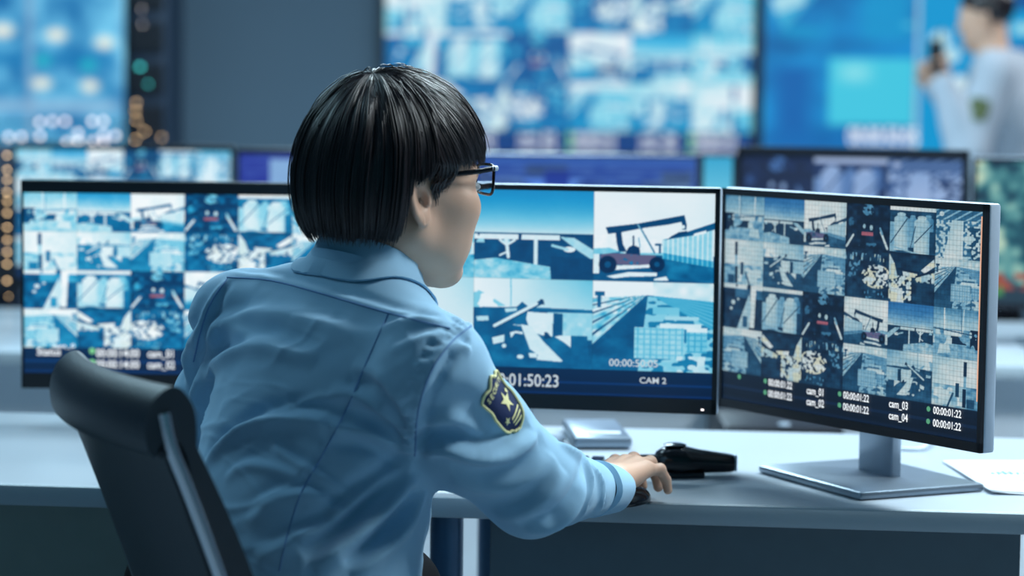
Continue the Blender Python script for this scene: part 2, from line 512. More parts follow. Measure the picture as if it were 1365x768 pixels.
def t_ware(u, v):
    L = .30 + .15 * n2(u, v, 8, 8, 2)
    px_, py_ = .46, .13
    ang = np.arctan2(v - py_, u - px_)
    dist = np.hypot(u - px_, v - py_)
    ceil_ = v < py_ + .10 * np.abs(u - px_) + .02
    put(L, ceil_, .93 - .18 * n2(u, v, 16, 10, 3) * (u > .5))
    left = (u < px_) & ~ceil_ & (ang > math.radians(112))
    st = np.floor(np.degrees(ang) / 9).astype(int)
    put(L, left, np.where((np.degrees(ang) % 9.5) < 2.0, .2, .60 + .45 * (n2(np.log(dist + .02) * 1.0 + 5, ang, 9, 14, 4) - .35)))
    aisle = (~ceil_) & (ang < math.radians(128)) & (ang > math.radians(95))
    put(L, aisle, .20 + .1 * n2(u, v, 6, 10, 5))
    right = (~ceil_) & (ang < math.radians(36)) & (u > px_)
    put(L, right, .46 + .25 * (np.sin(np.degrees(ang) * 1.6) > .3) * .4)
    mid = (~ceil_) & (ang <= math.radians(95)) & (ang >= math.radians(36)) & (u > px_ - .1)
    put(L, mid, .34 + .3 * (n2(u, v, 16, 26, 6) > .5))
    for (x0, y0, x1, y1, s_) in ((.5, .28, .72, .36, .6), (.60, .38, .88, .42, .7), (.56, .46, .90, .52, .82)):
        put(L, rect(u, v, x0, y0, x1, y1), s_)
    blk = rect(u, v, .35, .51, .76, .86)
    put(L, blk, .68 - .13 * ((np.sin(u * 120) > .75) | (np.sin(v * 110) > .75)))
    blk = rect(u, v, .78, .52, .95, .78)
    put(L, blk, .60 - .12 * ((np.sin(u * 120) > .75) | (np.sin(v * 100) > .75)))
    put(L, rect(u, v, .78, .50, .95, .55), .85)
    put(L, rect(u, v, .70, .82, .98, 1) & (n2(u, v, 22, 18, 9) > .5), .78)
    put(L, rect(u, v, .04, .12, .07, .3) | rect(u, v, .02, .12, .1, .17), .25)
    return L
def t_silo(u, v):
    L = .16 + .12 * n2(u, v, 8, 8, 2)
    put(L, rect(u, v, 0, 0, 1, .09), .92)
    for (cx, w, y0, y1, s_) in ((.5, .10, .18, .85, .55), (.84, .11, .16, .5, .5), (.04, .11, .34, .95, .6), (.25, .155, .15, .92, .72), (.70, .165, .20, .98, .74)):
        t = np.clip((u - cx) / w, -1, 1)
        body = (np.abs(u - cx) < w) & (v > y0 + .08 * t ** 2 + .02) & (v < y1)
        put(L, body, s_ * (.72 + .35 * np.sqrt(np.clip(1 - (t + .35) ** 2 / 1.9, 0, 1))))
        put(L, circ(u, v, cx, y0 + .02, w * .6, 2.4), s_ * 1.1)
    put(L, seg(u, v, (.02, .78), (.38, .25), .010) | seg(u, v, (.55, .75), (.92, .35), .010) | seg(u, v, (.45, .9), (.56, .4), .008), .18)
    put(L, seg(u, v, (0, .84), (.65, .98), .018), .62)
    put(L, rect(u, v, 0, .96, 1, 1), .1)
    return L
def t_tunnel(u, v):
    L = .07 + .14 * n2(u, v, 10, 10, 2) ** 2
    put(L, circ(u, v, .5, .12, .13) & (n2(u, v, 22, 22, 4) > .42), .5)
    put(L, circ(u, v, .42, .48, .03, .6) | circ(u, v, .58, .5, .035, .6), .75)
    put(L, rect(u, v, .36, .6, .62, .67), .42)
    put(L, circ(u, v, .12, .4, .06, .6) & (n2(u, v, 14, 14, 6) > .4), .35)
    put(L, seg(u, v, (.02, .93), (.17, .68), .022), .9)
    put(L, seg(u, v, (.80, .58), (.95, .92), .024), .9); put(L, seg(u, v, (.78, .5), (.83, .62), .02), .55)
    put(L, rect(u, v, .3, .82, .7, .9) & (n2(u, v, 20, 20, 8) > .6), .4)
    return L
def t_cars(u, v):
    L = .75 + .2 * (v - .2)
    a = np.abs(u - (.48 - .1 * v)) < .10 + .10 * v
    tex = n2(u, v, 22, 24, 3)
    put(L, ~a, np.where(tex > .5, .8, .3 + .3 * tex))
    put(L, v < .22, .36 + .3 * (np.sin((u * 3 + v * 5) * 9) > .6)); put(L, circ(u, v, .12, .1, .05), .9)
    put(L, poly(u, v, [(.62, .35), (1, .3), (1, 1), (.78, 1)]) & (tex < .55), .25)
    return L
def t_chimney(u, v):
    L = .93 - .32 * np.clip(u - .3, 0, 1) * (1 - v)
    put(L, (v > .56), .5 + .3 * n2(u, v, 9, 12, 4) - .12 * (u < .3))
    put(L, rect(u, v, .27, .05, .34, .35) | rect(u, v, .28, .60, .35, .98), .13); put(L, rect(u, v, .275, .35, .335, .60), .62)
    put(L, rect(u, v, .42, .50, .50, .78), .2)
    put(L, poly(u, v, [(.56, .62), (.72, .58), (.95, .66), (.98, 1), (.60, 1)]) & (n2(u, v, 10, 14, 8) > .35), .85)
    put(L, rect(u, v, .35, .78, .52, .96) & (n2(u, v, 14, 12, 9) > .4), .9)
    put(L, rect(u, v, .1, .8, .26, .98), .24); put(L, seg(u, v, (.55, .72), (.66, 1), .02), .25)
    return L
def t_clutter(u, v):
    L = .09 + .16 * n2(u, v, 9, 8, 2)
    t = n2(u, v, 26, 24, 3)
    put(L, (circ(u, v, .72, .52, .34, 1.35)) & (t > .42), .9)
    put(L, rect(u, v, 0, .05, .9, .2) & (n2(u, v, 40, 6, 5) > .62), .6)
    put(L, poly(u, v, [(.1, .25), (.35, .2), (.3, .5), (.05, .6)]) & (t > .55), .5)
    put(L, rect(u, v, .45, .8, .9, 1) & (t > .7), .45)
    return L
def t_bridge(u, v):
    L = .10 + .14 * n2(u, v, 9, 8, 7)
    t = n2(u, v, 24, 22, 8)
    put(L, rect(u, v, 0, .45, .5, .95) & (t > .4), .85)
    put(L, poly(u, v, [(.04, .75), (.3, .7), (.34, 1), (.05, 1)]), .86)
    put(L, poly(u, v, [(0, 0), (.12, .2), (.2, .5), (.0, .55)]), .8)
    put(L, poly(u, v, [(.7, .3), (.98, .05), (1, .2), (.78, .36)]), .95)
    put(L, poly(u, v, [(.3, .35), (.62, .38), (.62, .46), (.32, .45)]), .93)
    put(L, seg(u, v, (.2, .30), (.65, .36), .02) | seg(u, v, (.6, .44), (1, .28), .02), .12)
    put(L, poly(u, v, [(.6, .46), (1, .32), (1, .55), (.55, .55)]) & (t > .35), .8)
    return L
def t_beam(u, v):
    L = .10 + .12 * n2(u, v, 8, 8, 12)
    put(L, rect(u, v, 0, 0, 1, .1) & (n2(u, v, 9, 3, 13) > .35), .9)
    put(L, rect(u, v, .3, .1, 1, .3), .26 + .2 * n2(u, v, 6, 6, 3))
    put(L, poly(u, v, [(.70, 0), (.84, 0), (.80, .95), (.68, .95)]), .95)
    put(L, poly(u, v, [(.66, .2), (.72, .5), (.66, 1), (.36, 1)]), .74)
    put(L, rect(u, v, .50, .70, .62, .95), .3)
    put(L, circ(u, v, .25, .42, .05) | circ(u, v, .38, .34, .03) | circ(u, v, .2, .56, .035), .85)
    return L
TILES = [[(t_port, 0), (t_sky, 0), (t_crane, 0), (t_tunnel, 0), (t_silo, 0), (t_cars, 0)],
         [(t_chimney, 0), (t_boats, 0), (t_ware, 0), (t_clutter, 0), (t_bridge, 0), (t_ware, 0)],
         [(t_beam, 0), (t_silo, 0), (t_tunnel, 0), (t_crane, 1), (t_sky, 1), (t_port, 1)],
         [(t_ware, 1), (t_bridge, 1), (t_clutter, 1), (t_ware, 0), (t_boats, 1), (t_chimney, 1)]]
def ramp(L, stops):
    xs = [s[0] for s in stops]
    return np.stack([np.interp(L, xs, [s[1][c] / 255. for s in stops]) for c in range(3)], -1)
PAL = {
 'center': [(0, (3, 22, 52)), (.12, (2, 50, 95)), (.25, (4, 92, 142)), (.42, (30, 150, 196)), (.6, (112, 196, 222)), (.8, (196, 226, 236)), (1, (238, 242, 246))],
 'left': [(0, (3, 26, 58)), (.12, (4, 56, 100)), (.25, (6, 108, 160)), (.42, (46, 164, 208)), (.6, (132, 208, 232)), (.8, (206, 234, 242)), (1, (244, 250, 252))],
 'right': [(0, (5, 15, 30)), (.12, (12, 36, 62)), (.25, (24, 68, 100)), (.45, (62, 120, 156)), (.62, (116, 164, 188)), (.8, (164, 192, 200)), (1, (206, 214, 214))],
 'wall': [(0, (0, 40, 100)), (.15, (0, 84, 150)), (.3, (2, 132, 190)), (.5, (60, 186, 222)), (.7, (150, 216, 234)), (.88, (206, 232, 240)), (1, (232, 238, 244))],
 'dim': [(0, (6, 16, 44)), (.2, (16, 38, 84)), (.5, (60, 100, 158)), (.75, (130, 160, 204)), (1, (176, 192, 224))],
}
def draw_grid(nx, ny, tiles, pal, tile_frac, ss=2, gridline=False, tint=None):
    """camera mosaic: rows of tiles above a dark caption bar"""
    Wc, Hc = nx * ss, ny * ss
    img = np.zeros((Hc, Wc, 3))
    yy, xx = np.mgrid[0:Hc, 0:Wc]
    U = (xx + .5) / Wc; Vv = (yy + .5) / Hc
    bar = ramp(.02 + .05 * (1 - (Vv - tile_frac) / (1 - tile_frac)), PAL[pal])
    band = (np.abs((Vv - tile_frac) / (1 - tile_frac) - .52) < .05) | (np.abs((Vv - tile_frac) / (1 - tile_frac) - .93) < .05)
    bar[band] *= 1.5
    img[:] = bar
    nr, nc = len(tiles), len(tiles[0])
    for r in range(nr):
        for c in range(nc):
            y0, y1 = int(Hc * tile_frac * r / nr), int(Hc * tile_frac * (r + 1) / nr)
            x0, x1 = int(Wc * c / nc), int(Wc * (c + 1) / nc)
            v_, u_ = np.mgrid[0:y1 - y0, 0:x1 - x0]
            u_ = (u_ + .5) / (x1 - x0); v_ = (v_ + .5) / (y1 - y0)
            fn, mir = tiles[r][c]
            if mir: u_ = 1 - u_
            L = fn(u_, v_)
            L = np.clip(L * ((.90 + .2 * n2(u_, v_, 4, 4, 60 + c)) if nr > 2 else (.97 + .05 * n2(u_, v_, 4, 4, 60 + c))) + .16 * (fb(u_, v_, 22, 24, 80 + 7 * r + c) - .5) * np.clip(L * 2.2, .3, 1) * (1.0 if nr > 2 else (.12 + .6 * (v_ > .48))), 0, 1)
            rgb = ramp(L ** (.82 if pal in ('left', 'wall') else 1.0), PAL[pal])
            if fn in (t_clutter, t_bridge):
                w = (n2(u_, v_, 12, 12, 77) > .62)[..., None] * (L > .6)[..., None] * (1.0 if pal == 'right' else .2)
                rgb = rgb * (1 - w * .6) + w * .6 * np.array((.80, .79, .66))
            if fn is t_tunnel:
                w = rect(u_, v_, .36, .6, .62, .67)[..., None]
                rgb = rgb * (1 - w) + w * np.array((.62, .36, .42))
            if fn is t_sky:
                w = np.clip((.48 - v_) / .48, 0, 1)[..., None]
                rgb = rgb * (1 - w * .55) + w * .55 * np.array((.12, .42, .72) if pal == 'right' else (.10, .58, .84))
            if fn is t_crane:
                w = rect(u_, v_, .06, .69, .55, .82)[..., None] * (np.abs(L - .3) < .02)[..., None]
                rgb = rgb * (1 - w) + w * np.array((.36, .36, .50))
            img[y0:y1, x0:x1] = rgb
            img[y0:y0 + 1, x0:x1] *= .75; img[y0:y1, x0:x0 + 1] *= .75
    if tint is not None: img = img * np.array(tint)
    img = img.reshape(ny, ss, nx, ss, 3).mean((1, 3))
    if gridline:
        g = np.ones((ny, nx)); g[::7] *= .88; g[:, ::7] *= .88
        img *= g[..., None]
    return img

def screen_mesh(name, w, h, img, parent, y=0.0, z0=0.0):
    """flat display in the local XZ plane facing -Y, colour per vertex"""
    ny, nx = img.shape[:2]
    X = np.linspace(-w / 2, w / 2, nx); Z = np.linspace(z0 + h, z0, ny)
    v = np.zeros((ny, nx, 3)); v[..., 0] = X; v[..., 1] = y; v[..., 2] = Z[:, None]
    i = np.arange(ny * nx).reshape(ny, nx)
    F = np.stack([i[1:, :-1], i[1:, 1:], i[:-1, 1:], i[:-1, :-1]], -1).reshape(-1, 4)
    o = mesh_obj(name, v.reshape(-1, 3), F, M_screen, parent)
    ca = o.data.color_attributes.new('picture', 'FLOAT_COLOR', 'POINT')
    rgba = np.ones((ny * nx, 4), np.float32); rgba[:, :3] = lin(img).reshape(-1, 3)
    ca.data.foreach_set('color', rgba.ravel())
    return o

def text_mesh(name, items, material, parent):
    """items: (string, x, z, height, squeeze, align, y). One mesh per caption, flat characters facing -Y"""
    for it in items:
        s, x, z, hgt, sq, al, y = it
        cu = bpy.data.curves.new('t', 'FONT'); cu.body = s; cu.size = 1.0; cu.align_x = al; cu.resolution_u = 3
        cu.offset = 0.012
        o = bpy.data.objects.new('t', cu); COL.objects.link(o)
        dg = bpy.context.evaluated_depsgraph_get()
        me = o.evaluated_get(dg).to_mesh()
        co = [(p.co.x * hgt * 1.38 * sq + x, y, p.co.y * hgt * 1.38 + z) for p in me.vertices]
        fc = [tuple(p.vertices) for p in me.polygons]
        o.evaluated_get(dg).to_mesh_clear()
        bpy.data.objects.remove(o); bpy.data.curves.remove(cu)
        mesh_obj(name, co, fc, material, parent)

def dots_mesh(name, items, material, parent):
    for (x, z, r, y) in items:
        n = 14
        MB().add([(x + r * math.cos(2 * math.pi * k / n), y, z + r * math.sin(2 * math.pi * k / n)) for k in range(n)], [tuple(range(n))]).build(name, material, parent)

def monitor(name, label, cat, loc, yaw, w, h, zbot, bez, img, label_group=None, base_off=(0, .12), base=(.27, .20), base_rz=0.0, neck_w=.055, depth=.022, silver=True, stand=True):
    """loc: the desk spot below the panel's middle. zbot: panel bottom above the desk. bez: top, side, bottom"""
    t = empty(name, loc, yaw); tag(t, label, cat, label_group)
    bt, bs, bb = bez
    shell = MB().box((0, depth / 2 + .001, zbot + h / 2), (w + .002, depth, h + .002), bev=.004)
    shell.box((0, depth + .012, zbot + h * .45), (w * .6, .03, h * .6), bev=.012)
    shell.build('housing', M_silver if silver else M_black, t, True)
    fr = MB()
    fr.box((0, -.001, zbot + h - bt / 2), (w, .006, bt)); fr.box((0, -.001, zbot + bb / 2), (w, .006, bb))
    fr.box((-w / 2 + bs / 2, -.001, zbot + h / 2), (bs, .006, h)); fr.box((w / 2 - bs / 2, -.001, zbot + h / 2), (bs, .006, h))
    fr.build('bezel', M_black, t)
    sw, sh = w - 2 * bs, h - bt - bb
    screen_mesh('screen', sw, sh, img, t, -.0015, zbot + bb)
    if stand:
        bx, by = base_off
        nk = MB()
        nk.box((bx, by, (zbot + h * .4) / 2 + .004), (neck_w, .018, zbot + h * .4), rz=base_rz, bev=.003)
        nk.box((bx / 2, (by + depth) / 2 + .01, zbot + h * .42), (neck_w * .9, abs(by - depth) + .03, .05), rz=math.atan2(-bx, by) if by else 0, bev=.004)
        nk.build('stand_neck', M_alu, t, True)
        b_ = MB()
        bw, bd = base
        b_.box((bx, by - .02, .0065), (bw, bd, .012), rz=base_rz, bev=.005)
        b_.build('stand_base', M_alu, t, True)
    return t, sw, sh, zbot + bb
# ------------------------------------------------------------------ the room
def struct(name, mb, m, parent=None):
    return tag(mb.build(name, m, parent), kind='structure')
RX0, RX1, RY0, RY1 = -5.2, 5.2, -1.2, 10.6
struct('floor', MB().box(((RX0 + RX1) / 2, (RY0 + RY1) / 2, -.05), (RX1 - RX0, RY1 - RY0, .1)), M_floor)
struct('ceiling', MB().box(((RX0 + RX1) / 2, (RY0 + RY1) / 2, CEIL + .05), (RX1 - RX0, RY1 - RY0, .1)), M_ceiling)
struct('wall_back', MB().box(((RX0 + RX1) / 2, RY1 + .06, CEIL / 2), (RX1 - RX0, .12, CEIL)), M_wall)
struct('wall_left', MB().box((RX0 - .06, (RY0 + RY1) / 2, CEIL / 2), (.12, RY1 - RY0, CEIL)), M_wall)
struct('wall_right', MB().box((RX1 + .06, (RY0 + RY1) / 2, CEIL / 2), (.12, RY1 - RY0, CEIL)), M_wall)
mb = MB()
for x in (-1.62, -.62):
    mb.box((x, RY1 - .012, CEIL / 2), (.05, .024, CEIL))
struct('trim_1', mb, M_wall)

# ------------------------------------------------------------------ the video wall
def wall_panel(name, label, x0, x1, z0, z1, img, parts=None, y=10.42, m=None):
    t = empty(name, ((x0 + x1) / 2, y, z0)); tag(t, label, 'screen')
    w, h = x1 - x0, z1 - z0
    MB().box((0, .05, h / 2), (w, .09, h), bev=.006).build('housing', M_black, t, True)
    fr = MB()
    for (cx, cz, sx, sz) in ((0, .009, w, .018), (0, h - .009, w, .018), (-w / 2 + .009, h / 2, .018, h), (w / 2 - .009, h / 2, .018, h)):
        fr.box((cx, 0, cz), (sx, .012, sz))
    fr.build('bezel', M_black, t)
    screen_mesh('screen', w - .036, h - .036, img, t, -.002, .018)
    MB().box((0, .12, h / 2), (w * .5, .06, h * .5)).build('wall_bracket', M_rack, t)
    return t
k = 10.42 / FPX
zc = lambda py, px: P(px, py, 10.42)[2]
xw = lambda px: P(px, 100, 10.42)[0]
# middle panel: the camera mosaic
x0, x1 = xw(508), xw(1009)
tw, sh, z0, z1 = x1 - x0, 0, zc(209, 760), zc(209, 760) + (x1 - x0) * .60
img = draw_grid(360, 216, TILES, 'wall', .90, 2)
t = wall_panel('video_wall_screen', 'large middle wall screen showing a bright cyan mosaic above the rear desks', x0, x1, z0, z1, img)
items = []; dts = []
for i, f_ in enumerate((.045, .367, .690)):
    X_ = lambda q: x0 + q * (x1 - x0) - (x0 + x1) / 2
    for j, z_ in ((0, .074), (1, .030)):
        items += [('cam_0%d' % (2 * i + j + 1), X_(f_), z_, .032, 1.15, 'LEFT', -.006), ('00:00:01:22', X_(f_ + .150), z_, .032, .85, 'LEFT', -.006)]
        dts.append((X_(f_ + .138), z_ + .014, .016, -.006))
text_mesh('caption_text', items, M_text, t); dots_mesh('status_dot', dts, M_dot, t)

# right panel: one enlarged picture, a bright dividing line and a second picture behind the standing man
ny, nx = 210, 370
yy, xx = np.mgrid[0:ny, 0:nx]; u = (xx + .5) / nx; v = (yy + .5) / ny
def lay(img, m, c, a=1.0):
    mm = (m.astype(float) * a)[..., None] if m.dtype == bool else (m * a)[..., None]
    img *= (1 - mm); img += mm * (np.array(c) / 255.)
def soft(u, v, x0, y0, x1, y1, s=.02):
    return np.clip((u - x0) / s, 0, 1) * np.clip((x1 - u) / s, 0, 1) * np.clip((v - y0) / s, 0, 1) * np.clip((y1 - v) / s, 0, 1)
wR0, wR1 = xw(1012), xw(1516)
zR0 = zc(212, 1120); zR1 = zR0 + (wR1 - wR0) * .60
U = lambda px: (px - 1012) / 504.; V = lambda py: 1 - (212 - py) / (504 * .60)
img = np.zeros((ny, nx, 3)); img[:] = np.array((4, 120, 186)) / 255.
img += ((fb(u, v, 6, 6, 21) - .5) * .42)[..., None] * np.array((.3, 1, 1))
lay(img, soft(u, v, 0, V(80), U(1095), 1, .06), (2, 92, 168), .9)
lay(img, soft(u, v, U(1018), V(-60), U(1110), V(60), .06) * (fb(u, v, 8, 8, 4) > .45), (8, 160, 208), .7)
lay(img, poly(u, v, [(U(1020), V(10)), (U(1075), V(-40)), (U(1110), V(-40)), (U(1040), V(40))]), (90, 200, 226), .6)
lay(img, soft(u, v, U(1135), V(-60), U(1222), V(58), .04), (6, 150, 204), .8)
lay(img, poly(u, v, [(U(1020), V(-2)), (U(1066), V(-30)), (U(1066), V(4)), (U(1030), V(18))]), (190, 226, 236), .8)
lay(img, soft(u, v, U(1098), V(76), U(1222), V(172), .014), (64, 196, 222), 1)
lay(img, soft(u, v, U(1104), V(78), U(1170), V(118), .05), (140, 222, 232), .8)
lay(img, soft(u, v, U(1196), V(26), U(1222), V(38), .02), (110, 205, 228), .8)
lay(img, soft(u, v, U(1012), V(174), U(1222), V(214), .03), (0, 104, 178), .6)
lay(img, rect(u, v, U(1218.5), 0, U(1225), 1), (150, 190, 214))
r_ = rect(u, v, U(1225), 0, 1, 1)
lay(img, r_, (0, 148, 206)); 
lay(img, soft(u, v, U(1232), V(58), U(1258), V(84), .03), (190, 230, 240))
lay(img, circ((u - U(1252)) * 1.66, v - V(52), 0, 0, .045), (180, 226, 240))
lay(img, circ((u - U(1268)) * 1.66, v - V(72), 0, 0, .035), (180, 226, 240))
lay(img, circ((u - U(1279)) * 1.66, v - V(115), 0, 0, .050), (205, 232, 242))
lay(img, soft(u, v, U(1350), V(-30), U(1440), V(12), .02), (2, 70, 140))
lay(img, soft(u, v, U(1345), V(24), U(1440), V(46), .02), (150, 214, 232))
lay(img, soft(u, v, U(1345), V(50), U(1440), V(70), .03), (0, 100, 170))
img = np.clip(img, 0, 1)
t = wall_panel('video_wall_screen', 'large right wall screen with one enlarged blue picture, behind the standing person', wR0, wR1, zR0, zR1, img)
cx = (wR0 + wR1) / 2
text_mesh('caption_text', [('00:00:50:05', P(1130, 190, 10.42)[0] - cx, P(1130, 192, 10.42)[2] - zR0, .074, .64, 'LEFT', -.006)], M_text, t)

# left panel: bright blue hall picture with pale lamps
wL0, wL1 = xw(-300), xw(172)
zL0 = zc(197, 90); zL1 = zL0 + (wL1 - wL0) * .62
U = lambda px: (px + 300) / 472.; V = lambda py: 1 - (197 - py) / (472 * .62)
img = np.zeros((ny, nx, 3)); img[:] = np.array((78, 160, 208)) / 255.
nz = fb(u, v, 14, 9, 31)
img += ((nz - .5) * .75)[..., None] * np.array((.75, .8, .6))
lay(img, soft(u, v, 0, V(60), 1, V(100), .05), (24, 116, 178), .7)
lay(img, soft(u, v, 0, V(115), 1, V(128), .03), (26, 120, 176), .6)
lay(img, soft(u, v, 0, V(130), 1, V(160), .04), (150, 188, 220), .75)
lay(img, soft(u, v, U(33), V(-90), U(52), 1, .02), (130, 170, 205), .9)
lay(img, soft(u, v, U(160), 0, 1, 1, .02), (150, 196, 226), .8)
for (px_, py_, w_, h_) in ((5, 42, 34, 20), (78, 47, 30, 18), (144, 57, 26, 18), (58, 114, 28, 18), (124, 117, 26, 18), (-70, 44, 30, 18), (-60, 112, 30, 18), (-150, 60, 30, 18)):
    lay(img, np.clip(1.4 - np.hypot((u - U(px_)) * 472 / (w_ * .5), (v - V(py_)) * 472 * .62 / (h_ * .5)), 0, 1), (240, 238, 224))
for (px_, py_) in ((60, 82), (122, 88)):
    lay(img, np.clip(1.4 - np.hypot((u - U(px_)) * 472 / 12, (v - V(py_)) * 292 / 9), 0, 1), (40, 200, 208), .7)
img = np.clip(img, 0, 1)
t = wall_panel('video_wall_screen', 'large left wall screen with pale blue picture and white lamps, left of bare wall', wL0, wL1, zL0, zL1, img)

# shelf of network units with small lights under the left wall screen, and a slim rack at its right edge
def cabinet(name, label, x0, x1, y0, y1, z1, leds, legs=True):
    t = empty(name, ((x0 + x1) / 2, (y0 + y1) / 2, 0)); tag(t, label, 'cabinet')
    w, d = x1 - x0, y1 - y0
    MB().box((0, .01, z1 / 2 + .03), (w, d - .02, z1 - .06), bev=.01).build('body', M_rack, t, True)
    MB().box((0, 0, .03), (w * .92, d * .9, .06)).build('plinth', M_black, t)
    n = max(3, int(z1 / .18)); mbv = MB()
    for i in range(n):
        mbv.box((0, -d / 2 + .005, .12 + i * (z1 - .2) / n + .07), (w * .86, .014, (z1 - .2) / n * .72), bev=.003)
    mbv.build('unit_front', M_black, t)
    by = {}
    for (lx, lz, r, mm) in leds: by.setdefault(mm.name, []).append((lx, lz, r, mm))
    for q in by.values():
        for (lx, lz, r, mm) in q: MB().box((lx - (x0 + x1) / 2, -d / 2 - .006, lz), (r, .006, r * .9)).build('indicator_light', mm, t)
    return t
def led(px, py, d, r, mm=None):
    p = P(px, py, d); return (p[0], p[2], r * .8, mm or M_led)
D1 = 6.3
a = P(-70, 203, D1); b = P(28, 200, D1)
cabinet('server_cabinet', 'dark server cabinet with a column of warm lights, left of the desk monitors', a[0], b[0], D1, D1 + .7, b[2],
        [led(10, y_, D1, .0075) for y_ in (207, 226, 240, 256, 268, 284, 303, 320, 336, 352, 374)] + [led(12, y_ + 40, D1, .004) for y_ in (355, 372, 395)])
D2 = 9.6
a = P(170, 10, D2); b = P(222, 10, D2)
lz = [led(x_, y_, D2, .0105) for (x_, y_) in ((182, 137), (181, 148), (182, 160), (193, 175), (181, 186))]
lz += [led(189, 12, D2, .008, M_led_white), led(190, 33, D2, .008, M_led_white), led(216, 183, D2, .009), led(187, 89, D2, .020, M_led_teal), led(198, 112, D2, .012, M_led_teal)]
cabinet('equipment_rack', 'tall slim dark equipment rack with warm and teal lights beside the grey wall', a[0], b[0], D2, D2 + .5, 2.35, lz)
D3 = 9.0
a = P(-60, 150, D3); b = P(158, 150, D3)
pts = [(8, 183), (25, 183), (50, 182), (50, 163), (67, 162), (84, 162), (101, 178), (86, 190), (101, 189), (120, 162), (135, 162), (135, 180), (121, 189), (136, 190), (151, 181), (-20, 170), (-35, 185)]
t = cabinet('network_rack', 'low dark network rack under the left wall screen', a[0], b[0], D3, D3 + .45, P(50, 200, D3)[2], [led(x_, 204 + (y_ % 7), D3, .006) for x_, y_ in pts[:2]])
# pale indicator lamps strung on the rail above the network rack
t = empty('light_rail', (P(50, 190, D3)[0], D3 + .05, P(50, 200, D3)[2])); tag(t, 'thin rail of small round indicator lights standing on the low network rack', 'indicator lights')
o0 = np.array(t.location)
rl = MB()
for yy_ in (162, 182): 
    A = P(-40, yy_ + 3, D3) - o0; B = P(155, yy_ + 3, D3) - o0
    A[1] = B[1] = 0; rl.tube([A, B], .003, 6)
for xx_ in (-42, 157):
    A = P(xx_, 160, D3) - o0; A[1] = 0; rl.tube([A, (A[0], 0, 0)], .004, 6)
rl.build('rail', M_rack, t)
for (x_, y_) in pts:
    p = P(x_, y_, D3) - o0; p[1] = -.004
    bl = MB(); bl.lathe([(.004, -.009), (.0085, -.004), (.0095, 0), (.0085, .004), (.004, .009)], p, 10)
    bl.build('indicator_light', M_led_white, t)

# ceiling fixtures that hold the lamps
for i, (lx, ly, pw, lc) in enumerate(lamp_spots):
    t = empty('ceiling_light', (lx, ly, CEIL - .05)); where = ['over the front desk', 'over the left aisle', 'at the right, nearest the camera', 'before the middle wall screen', 'at the left, nearest the camera', 'over the standing person'][i]
    tag(t, 'flat rectangular ceiling light panel ' + where, 'ceiling light', 'ceiling light panels')
    fr = MB()
    for (cx, cy, sx, sy) in ((0, -.32, 1.28, .04), (0, .32, 1.28, .04), (-.62, 0, .04, .6), (.62, 0, .04, .6)): fr.box((cx, cy, .02), (sx, sy, .06))
    fr.build('frame', M_silver, t)
    MB().box((0, 0, .035), (1.2, .6, .01)).build('diffuser', glow('diffuser_glow', (.8, .93, 1, 1), 1.2), t)

# ------------------------------------------------------------------ desks
TOP = .75
DESK_RZ = math.radians(-5.3)
def desk(name, label, cx, cy, w, d, panels, legs, rz, m_panel):
    t = empty(name, (cx, cy, 0), rz); tag(t, label, 'desk')
    MB().box((0, 0, TOP - .014), (w, d, .028), bev=.003).build('desk_top', M_desk, t, True)
    MB().box((0, -d / 2 - .0015, TOP - .0155), (w, .006, .029), bev=.0025).build('front_edge', M_desk_edge, t, True)
    for (x0, x1, y_, mm) in panels:
        MB().box(((x0 + x1) / 2, y_, (TOP - .03) / 2 + .02), (x1 - x0, .018, TOP - .07), bev=.002).build('modesty_panel', mm, t)
    for (x_, y_) in legs:
        l = MB(); l.tube([(x_, y_, .012), (x_, y_, TOP - .028)], .024, 20); l.lathe([(.034, 0), (.034, .008), (.026, .014)], (x_, y_, 0), 20)
        l.build('leg', M_leg, t, True)
    return t
fd = np.array((-.72, 3.40)); fe = np.array((.69, 3.262))
u_ = (fe - fd) / np.linalg.norm(fe - fd); rz = math.atan2(u_[1], u_[0]); n_ = np.array((-u_[1], u_[0]))
DD = .735
mid = fd + u_ * .75 + n_ * DD / 2
def on_desk_local(px, py):
    p = P(px, py, 3.36)
    return p
W_ = 3.5
def lx_(px, y_=3.36):
    q = P(px, 700, y_); return (np.array((q[0], q[1])) - mid) @ u_
desk('long_desk', 'long pale grey desk carrying the three large monitors before the seated person', mid[0], mid[1], W_, DD,
     [(-1.70, lx_(575) - .10, -DD / 2 + .10, mat('olive_grey_panel', srgb(120, 132, 128), .6, noise=(30, .06))), (lx_(650), lx_(1357), -DD / 2 + .07, M_panel), (lx_(1375), 1.70, -DD / 2 + .07, M_panel)],
     [(lx_(598, 3.42), -DD / 2 + .06), (-1.6, -DD / 2 + .06), (-1.6, DD / 2 - .06), (1.6, DD / 2 - .06), (lx_(598, 3.42), DD / 2 - .06)], rz, M_panel)
# rear row
RW, RD = 2.6, 1.0
rc = (.35 + RW / 2 - .3, 5.52)
desk('rear_desk', 'white rear desk at the right, behind the turned monitor', .05 + RW / 2, 5.57, RW, RD,
     [(-RW / 2 + .01, RW / 2 - .01, -RD / 2 + .08, M_greypanel)], [(-RW / 2 + .08, RD / 2 - .06), (RW / 2 - .08, RD / 2 - .06), (RW / 2 - .08, -RD / 2 + .05)], math.radians(-2), M_greypanel)
desk('rear_desk', 'white rear desk at the left, mostly behind the left monitor', -.04 - RW / 2, 5.62, RW, RD,
     [(-RW / 2 + .32, RW / 2 - .01, -RD / 2 + .10, M_greypanel)], [(-RW / 2 + 1.42 - .95, -RD / 2 + .05), (-RW / 2 + .08, RD / 2 - .06), (RW / 2 - .08, RD / 2 - .06)], math.radians(-1), M_greypanel)

